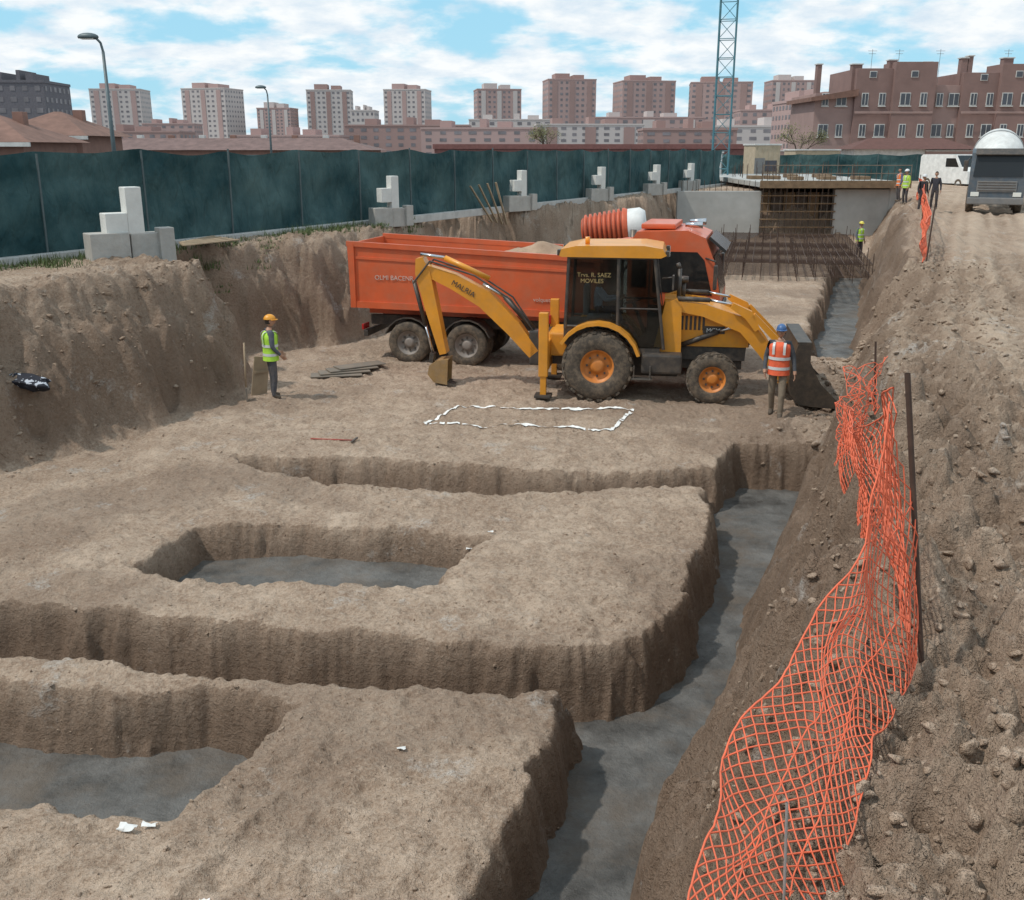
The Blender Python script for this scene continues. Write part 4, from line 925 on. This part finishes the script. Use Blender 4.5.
r=N(nt,'ShaderNodeValToRGB');r.color_ramp.interpolation='CONSTANT';r.color_ramp.elements[0].color=(.012,.013,.022,1);r.color_ramp.elements[1].position=.60;r.color_ramp.elements[1].color=(.45,.47,.52,1)
nt.links.new(nn_.outputs['Fac'],r.inputs[0]);nt.links.new(r.outputs[0],b.inputs['Base Color']);b.inputs['Roughness'].default_value=.8;o.data.materials.append(m)
V=[];Fc=[]
for (x,y,s) in((-3.05,6.72,.07),(-2.9,6.78,.06),(-2.2,5.9,.04),(-1.0,7.85,.04),(-.6,13.0,.04),(-.3,13.1,.04),(3.0,12.2,.05),(-5.6,10.6,.04),(-1.2,16.1,.05),(1.6,9.3,.05)):
    b0=len(V);z=TZ(x,y)+.02
    for i in range(5):
        for j in range(4): V.append((x+(i-2)*s*.5+random.uniform(-.2,.2)*s,y+(j-1.5)*s*.35+random.uniform(-.2,.2)*s,z+random.uniform(0,.5)*s))
    for i in range(4):
        for j in range(3): a=b0+i*4+j;Fc.append((a,a+4,a+5,a+1))
obj('plastic_scraps',V,Fc,WHT,None,True)
GR=mat('weed_green',(.09,.12,.04),.8,var=.4,scale=5)
V=[];Fc=[]
def tuft(x,y,n,h):
    z=TZ(x,y)
    for k in range(n):
        a=random.random()*6.28;r=random.random()*.35;px,py=x+r*math.cos(a),y+r*math.sin(a);b=random.random()*6.28;w=.014;hh=h*random.uniform(.4,1.1);l=random.uniform(.0,.15)
        b0=len(V);V.extend([(px-w*math.sin(b),py+w*math.cos(b),z-.02),(px+w*math.sin(b),py-w*math.cos(b),z-.02),(px+l*math.cos(b),py+l*math.sin(b),z+hh)]);Fc.append((b0,b0+1,b0+2))
for i in range(230):
    t=random.random()**1.2*20;off=random.uniform(.3,1.6)
    x=-13.0+.468*t*1.0+off*.884;y=18.8+.884*t-off*.468
    tuft(x,y,26,random.choice([.06,.1,.16,.24]))
for (cx,cy) in((-9.8,21.9),(-8.6,26.0),(-10.8,20.2)):
    for k in range(6): tuft(cx+random.gauss(0,.3),cy+random.gauss(0,.4),26,.2)
obj('weeds',V,Fc,GR)
# ---------------------------------------------------------------- buildings
DG=mat('window_glass_dark',(.06,.065,.08),.15,var=.3,scale=.3);WF=mat('window_frame_white',(.55,.54,.52),.6)
FG=mat('hazy_far_glass',(.19,.17,.18),.35,var=.35,scale=.25)  # far panes lightened, haze of distance painted into their colour
def quads(name,Q,m,parent):
    V=[p for q in Q for p in q];return fromnp(name,np.array(V),np.arange(len(V)).reshape(-1,4),m,parent)
def block(name,x,y,w,d,z0,h,wall,floors,bays,yaw=0,ww=.5,wh=.5,pent=None,bands=None,roofm=None,frames=False):
    R=empty(name,(x,y,z0),yaw)
    box(R,'walls',(0,0,h/2-2),(w,d,h+4),wall,.02)
    Q=[];FQ=[];fh=h/floors
    for face in range(3):
        L_=w if face==0 else d;nb=bays if face==0 else max(2,int(bays*d/w))
        for i in range(nb):
            for j in range(floors):
                cx=-L_/2+(i+.5)*L_/nb;hw=L_/nb*ww/2*random.uniform(.7,1.1);zc=(j+.52)*fh;hz=fh*wh/2
                def P(a,z,o): return (a,-d/2-o,z) if face==0 else ((w/2+o,a,z) if face==1 else (-w/2-o,-a,z))
                Q.append([P(cx-hw,zc-hz,.05),P(cx+hw,zc-hz,.05),P(cx+hw,zc+hz,.05),P(cx-hw,zc+hz,.05)])
    quads('windows',Q,FG,R)
    box(R,'parapet',(0,0,h+.25),(w+.3,d+.3,.5),roofm or wall,.02)
    if pent:
        for k,(px,pw,ph) in enumerate(pent): box(R,'penthouse_%d'%k,(px,0,h+.5+ph/2),(pw,d*.6,ph),bands or wall,.02)
    if bands:
        for k in range(3):
            box(R,'facade_strip_%d'%k,((k-1)*w*.36,-d/2-.12,h/2),(w*.10,.12,h-1),bands,.01)
    return R
B1=mat('hazy_brick_pinkish',(.42,.29,.27),.9,var=.08,scale=.05);B2=mat('hazy_brick_brown',(.34,.225,.205),.9,var=.1,scale=.05);B3=mat('hazy_pale_render',(.52,.46,.44),.9,var=.06,scale=.05);B4=mat('grey_facade',(.13,.12,.135),.8);TIL=mat('roof_tile',(.19,.105,.08),.9,var=.25,scale=1.5)  # far brick and render tones paled: distance haze is put into the colour
Yt=520;kx=.0009576*Yt;kz=.000917*Yt
for (u0,u1,v,c,s) in((97,148,91,B3,B1),(193,242,91,B3,B1),(265,300,110,B1,B3),(309,354,92,B3,B2),(388,431,92,B3,B1),(475,520,92,B1,B3),(543,592,83,B1,B2),(614,669,84,B1,B2),(684,745,86,B1,B2),(760,803,84,B1,B3)):
    w_=(u1-u0)*kx*.95;h_=5.2+(148-v)*kz-3
    block('apartment_tower',((u0+u1)/2-512)*kx,Yt+random.uniform(-8,8),w_,w_*.8,3,h_,c,13,9,random.uniform(-14,14),.5,.42,[(-w_*.18,w_*.3,2.6),(w_*.16,w_*.22,2.0)],s)
def uv(u,Yd): return (u-512)*.0009576*Yd
def zt(v,Yd): return 5.2+(148-v)*.000917*Yd
for (u0,u1,v,Yd,c,fl,s) in((6,64,86,210,B4,7,None),(60,190,133,330,B2,3,None),(150,200,125,420,B1,6,None),(350,470,127,300,B2,4,None),(355,378,112,430,B3,7,None),(425,540,130,260,B1,4,None),(470,560,121,400,B3,5,None),(535,640,126,320,B3,5,B2),(590,700,119,380,B1,5,B3),(640,730,131,230,B2,4,None),(700,820,128,270,B3,4,None),(735,800,112,360,B1,6,None),(780,830,104,200,B1,6,None),(240,345,137,280,B1,3,None),(-120,10,104,300,B3,7,None),(1000,1200,100,330,B1,7,None)):
    h_=zt(v,Yd)-3;x=uv((u0+u1)/2,Yd);w_=uv(u1,Yd)-uv(u0,Yd)
    block('apartment_block',x,Yd,w_,14,3,h_,c,fl,max(5,int(w_/3.2)),random.uniform(-4,4),.5,.45,[(-w_*.3,w_*.1,1.6),(w_*.2,w_*.12,1.4),(w_*.02,w_*.06,2.0)],s)
block('long_brick_shed',uv(600,110),115,uv(760,110)-uv(430,110),12,2.6,zt(149,110)-2.6,mat('red_brown_wall',(.20,.085,.075),.85),1,22,0,.5,.3)
def hip(R,name,cx,cy,w,d,z,h,m,ov=.5):
    w2=w/2+ov;d2=d/2+ov;r=max(.2,w2-d2)
    V=[(cx-w2,cy-d2,z),(cx+w2,cy-d2,z),(cx+w2,cy+d2,z),(cx-w2,cy+d2,z),(cx-r,cy,z+h),(cx+r,cy,z+h)]
    obj(name,V,[(0,1,5,4),(1,2,5),(2,3,4,5),(3,0,4),(3,2,1,0)],m,R)
BR=mat('house_brick',(.25,.14,.11),.9,var=.15,scale=2)
for (u0,u1,v,Yd) in((-60,52,114,48),(20,104,112,56)):
    R=empty('brick_house',(uv((u0+u1)/2,Yd),Yd,2.7));w_=uv(u1,Yd)-uv(u0,Yd);zr=zt(v,Yd)-2.7;ze=zr-1.25
    box(R,'walls',(0,0,ze/2-1),(w_,5.5,ze+2),BR,.02);hip(R,'tile_roof',0,0,w_,5.5,ze,1.25,TIL)
    box(R,'fascia',(0,-3.2,ze-.1),(w_+1,.1,.18),WF,.01)
    for k in range(3): box(R,'window_frame_%d'%k,((k-1)*w_*.3,-2.76,ze-1.1),(1.1,.06,1.1),WF,.01);box(R,'window_%d'%k,((k-1)*w_*.3,-2.80,ze-1.1),(.9,.04,.9),DG,.005)
    box(R,'chimney',(w_*.2,.6,ze+.95),(.5,.5,.8),BR,.02)
R=empty('tiled_row_houses',(uv(230,90),92,2.6));w_=uv(392,90)-uv(105,90);ze=zt(150,90)-2.6
box(R,'walls',(0,0,ze/2-1),(w_,6,ze+2),BR,.02);hip(R,'tile_roof',0,0,w_,6,ze,1.0,mat('roof_tile_dull',(.17,.11,.10),.9,var=.25,scale=1.5))
for k in range(9): box(R,'chimney_%d'%k,(-w_*.45+k*w_*.11,.3,ze+.9),(.5,.5,.7),WF if k%2 else BR,.02)
TB=mat('townhouse_brick',(.22,.14,.125),.9,var=.12,scale=.6);TB2=mat('townhouse_brick_light',(.31,.21,.19),.9,var=.12,scale=.6)
Yd=118;R=empty('brick_townhouse_row',(0,Yd,2.5))
def tbody(n,u0,u1,v,m,dy=0,d=10):
    x0,x1=uv(u0,Yd),uv(u1,Yd);h=zt(v,Yd)-2.5;box(R,n,((x0+x1)/2,dy+d/2,h/2-1),(x1-x0,d,h+2),m,.03);return x0,x1,h
tbody('wing_1',812,852,94,TB2,0.4);tbody('wing_2',850,927,70,TB,0);tbody('wing_3',925,957,86,TB2,.5);tbody('wing_4',955,1030,74,TB,0);tbody('wing_5',1028,1120,86,TB2,.4)
tbody('gable_1',886,927,64,TB,-.5,4);tbody('gable_2',990,1024,66,TB,-.5,4)
for i,(u,v,w_) in enumerate(((815,66,.5),(852,66,1.1),(887,62,.9),(921,64,.9),(957,60,.7),(963,58,.5),(1000,60,1.1),(1050,66,1))):
    h=zt(v,Yd)-2.5;box(R,'chimney_%d'%i,(uv(u,Yd),1.2,h-2),(w_,.9,4),TB,.02);box(R,'chimney_cap_%d'%i,(uv(u,Yd),1.2,h+.06),(w_+.2,1.1,.12),WF,.01)
prism(R,'tile_roof_1',[(uv(806,Yd),zt(98,Yd)-2.5),(uv(852,Yd),zt(90,Yd)-2.5),(uv(852,Yd),zt(97,Yd)-2.5),(uv(806,Yd),zt(102,Yd)-2.5)],-.5,10,TIL,.02)
box(R,'stone_band_1',(uv(888,Yd),-.54,6.5),(uv(927,Yd)-uv(850,Yd),.06,.25),TB2,.01);box(R,'stone_band_2',(uv(992,Yd),-.54,6.5),(uv(1030,Yd)-uv(955,Yd),.06,.25),TB2,.01)
k=0
for u in(822,838,860,877,898,916,935,949,967,983,998,1015,1040,1060,1080):
    for zc in(4.6,7.9):
        y0=-.5 if (886<u<927 or 990<u<1024) else (.0 if (850<u<927 or 955<u<1028) else .4)
        x=uv(u,Yd);ww=.6 if k%3 else 1.0
        box(R,'window_frame_%d'%k,(x,y0-.03,zc),(ww+.16,.08,1.35),WF,.01);box(R,'window_pane_%d'%k,(x,y0-.08,zc),(ww,.04,1.18),DG,.005);box(R,'window_mullion_%d'%k,(x,y0-.105,zc),(.06,.02,1.18),WF,.002);box(R,'sill_%d'%k,(x,y0-.1,zc-.75),(ww*1.4,.2,.1),WF,.01);k+=1
for i,(u,zc) in enumerate(((866,10.5),(905,10.5),(975,10.2),(1007,10.5))):
    y0=-.5 if i in(1,3) else 0
    box(R,'attic_frame_%d'%i,(uv(u,Yd),y0-.03,zc),(.8,.08,.7),WF,.01);box(R,'attic_pane_%d'%i,(uv(u,Yd),y0-.08,zc),(.66,.04,.56),DG,.005)
S=[]
for u in(872,899,940,1008): x=uv(u,Yd);h=zt(64,Yd)-2.5;S+=[((x,3,h-3),(x,3,h+1.6)),((x-.5,3,h+1.4),(x+.5,3,h+1.4)),((x-.4,3,h+1.1),(x+.4,3,h+1.1))]
tubes('antennas',S,.025,GRY,R,4)
R2=empty('entrance_canopy',(uv(905,100),100,2.5));box(R2,'walls',(0,0,1.3),(11,4,2.6),WF,.02);hip(R2,'tile_roof',0,0,11,4,2.6,1.0,mat('brown_roof',(.12,.055,.045),.9),.6)
for i,(u,w_) in enumerate(((790,4),(985,7))):
    R2=empty('garden_wall',(uv(u,98),98,2.5));box(R2,'wall',(0,0,1.2),(w_*1.6,.4,2.4),TB2,.02);box(R2,'coping',(0,0,2.45),(w_*1.6+.1,.5,.1),WF,.01)
def cabin(u,Yd,w_,h,c,z0=2.5):
    R=empty('site_cabin',(uv(u,Yd),Yd,z0),8);box(R,'shell',(0,0,h/2),(w_,2.4,h),c,.04);box(R,'roof',(0,0,h+.05),(w_+.15,2.55,.12),WF,.02);box(R,'door',(-w_*.3,-1.22,1.0),(.8,.04,1.95),GRY,.01);box(R,'window',(w_*.15,-1.22,1.4),(.9,.04,.8),DG,.01)
    for k in range(int(w_/.4)): box(R,'rib_%d'%k,(-w_/2+.2+k*.4,-1.21,h/2),(.05,.02,h-.1),c,.004)
CBG=mat('beige_panel',(.42,.34,.24),.7,dust=.2)
cabin(762,80,2.0,2.9,CBG);cabin(690,88,5,2.3,WHT);cabin(812,90,4,2.5,CBG)
R=empty('white_van',(uv(956,76),76,2.4),-70)
prism(R,'body',[(-2.4,.35),(-2.4,2.2),(-2.2,2.35),(1.1,2.35),(1.7,1.5),(2.4,1.2),(2.5,.35)],-.95,.95,WHT,.08);obj('windscreen',[(1.14,-.85,2.3),(1.14,.85,2.3),(1.72,.85,1.52),(1.72,-.85,1.52)],[(0,1,2,3)],MATS['dark_glass'],R)
for s in(-1,1):
    prism(R,'side_window_%d'%s,[(.2,1.5),(.2,2.1),(1.1,2.1),(1.5,1.5)],s*.955-.006,s*.955+.006,MATS['dark_glass'],0)
    for x in(-1.5,1.6): wheel(R,'wheel_%d_%d'%(s,x>0),(x,s*.88,.34),.34,.2,GRY,.2,0,s)
# ---------------------------------------------------------------- trees
BK=mat('bark',(.09,.065,.05),.95,var=.3);LF=mat('spring_leaves',(.15,.15,.06),.8,var=.45,scale=.8)
def tree(x,y,z0,h,cr,seed):
    random.seed(seed);R=empty('street_tree',(x,y,z0));S=[];Rr=[];tips=[]
    def br(p,d,l,r,k):
        q=p+d*l;S.append((p,q));Rr.append(r)
        if k==0: tips.append(q);return
        for _ in range(3):
            nd=(d+Vector((random.gauss(0,.5),random.gauss(0,.5),random.gauss(.12,.25)))).normalized();br(q,nd,l*.68,r*.6,k-1)
        tips.append(q)
    br(Vector((0,0,0)),Vector((0,0,1)),h*.36,h*.02,4)
    tubes('trunk_and_limbs',S,Rr,BK,R,6)
    V=[];Fc=[]
    for t in tips:
        if t.z<h*.35: continue
        for _ in range(14):
            p=t+Vector((random.gauss(0,1),random.gauss(0,1),random.gauss(0,1)))*cr*.13;s=random.uniform(.05,.12)*h/7;a=Vector((random.gauss(0,1),random.gauss(0,1),random.gauss(0,1))).normalized();b=a.orthogonal().normalized()
            b0=len(V);V.extend([p+a*s,p+b*s*.6,p-a*s,p-b*s*.6]);Fc.append((b0,b0+1,b0+2,b0+3))
    obj('leaves',V,Fc,LF,R)
tree(uv(548,120),120,2.6,5.2,2.6,3);tree(uv(798,105),105,2.6,5.2,2.0,5)
# ---------------------------------------------------------------- sky, sun, camera
tosun=Vector((-.52,-.20,.83)).normalized()
el=math.asin(tosun.z);az=math.atan2(tosun.x,tosun.y)
w=bpy.data.worlds.new('World');scn.world=w;w.use_nodes=True;nt=w.node_tree;L=nt.links
bg=nt.nodes['Background']
sky=N(nt,'ShaderNodeTexSky',sky_type='NISHITA',sun_disc=False,sun_elevation=el,sun_rotation=az,altitude=600,air_density=1.0,dust_density=1.2,ozone_density=2.0)
tc=N(nt,'ShaderNodeTexCoord');sp=N(nt,'ShaderNodeSeparateXYZ');L.new(tc.outputs['Generated'],sp.inputs[0])
ad=N(nt,'ShaderNodeMath',operation='ADD');L.new(sp.outputs[2],ad.inputs[0]);ad.inputs[1].default_value=.27
mxz=N(nt,'ShaderNodeMath',operation='MAXIMUM');L.new(ad.outputs[0],mxz.inputs[0]);mxz.inputs[1].default_value=.05
d1=N(nt,'ShaderNodeMath',operation='DIVIDE');L.new(sp.outputs[0],d1.inputs[0]);L.new(mxz.outputs[0],d1.inputs[1])
d2=N(nt,'ShaderNodeMath',operation='DIVIDE');L.new(sp.outputs[1],d2.inputs[0]);L.new(mxz.outputs[0],d2.inputs[1])
cb=N(nt,'ShaderNodeCombineXYZ');L.new(d1.outputs[0],cb.inputs[0]);L.new(d2.outputs[0],cb.inputs[1])
cn=N(nt,'ShaderNodeTexNoise',ins={'Scale':3.2,'Detail':8,'Roughness':.56,'Distortion':.1});L.new(cb.outputs[0],cn.inputs['Vector'])
cm=N(nt,'ShaderNodeMapRange',interpolation_type='SMOOTHSTEP',ins={1:.38,2:.54,3:0,4:1});L.new(cn.outputs['Fac'],cm.inputs[0])
cn2=N(nt,'ShaderNodeTexNoise',ins={'Scale':7,'Detail':6,'Roughness':.6});L.new(cb.outputs[0],cn2.inputs['Vector'])
cc=N(nt,'ShaderNodeMix',data_type='RGBA');cc.inputs[6].default_value=(7.6,8.9,10.0,1);cc.inputs[7].default_value=(10.6,10.9,11.0,1)
cm2=N(nt,'ShaderNodeMapRange',ins={1:.35,2:.6});L.new(cn2.outputs['Fac'],cm2.inputs[0]);L.new(cm2.outputs[0],cc.inputs[0])
tint=N(nt,'ShaderNodeMix',data_type='RGBA',blend_type='MIX');tint.inputs[0].default_value=.7;L.new(sky.outputs[0],tint.inputs[6]);tint.inputs[7].default_value=(4.6,9.3,11.8,1)
fm=N(nt,'ShaderNodeMix',data_type='RGBA');L.new(cm.outputs[0],fm.inputs[0]);L.new(tint.outputs[2],fm.inputs[6]);L.new(cc.outputs[2],fm.inputs[7])
L.new(fm.outputs[2],bg.inputs[0]);bg.inputs[1].default_value=.092
sl=bpy.data.lights.new('sun','SUN');sl.energy=2.4;sl.angle=math.radians(1.5);sl.color=(1,.95,.87)
so=bpy.data.objects.new('sun',sl);COL.objects.link(so);so.rotation_euler=tosun.to_track_quat('Z','Y').to_euler();so.location=(0,0,40)
cam=bpy.data.cameras.new('camera');cam.sensor_width=36;cam.lens=35.16;cam.clip_end=6000;cam.clip_start=.05
co=bpy.data.objects.new('camera',cam);COL.objects.link(co);co.location=(0,0,5.2);co.rotation_euler=(math.radians(90-16.8),0,0);scn.camera=co
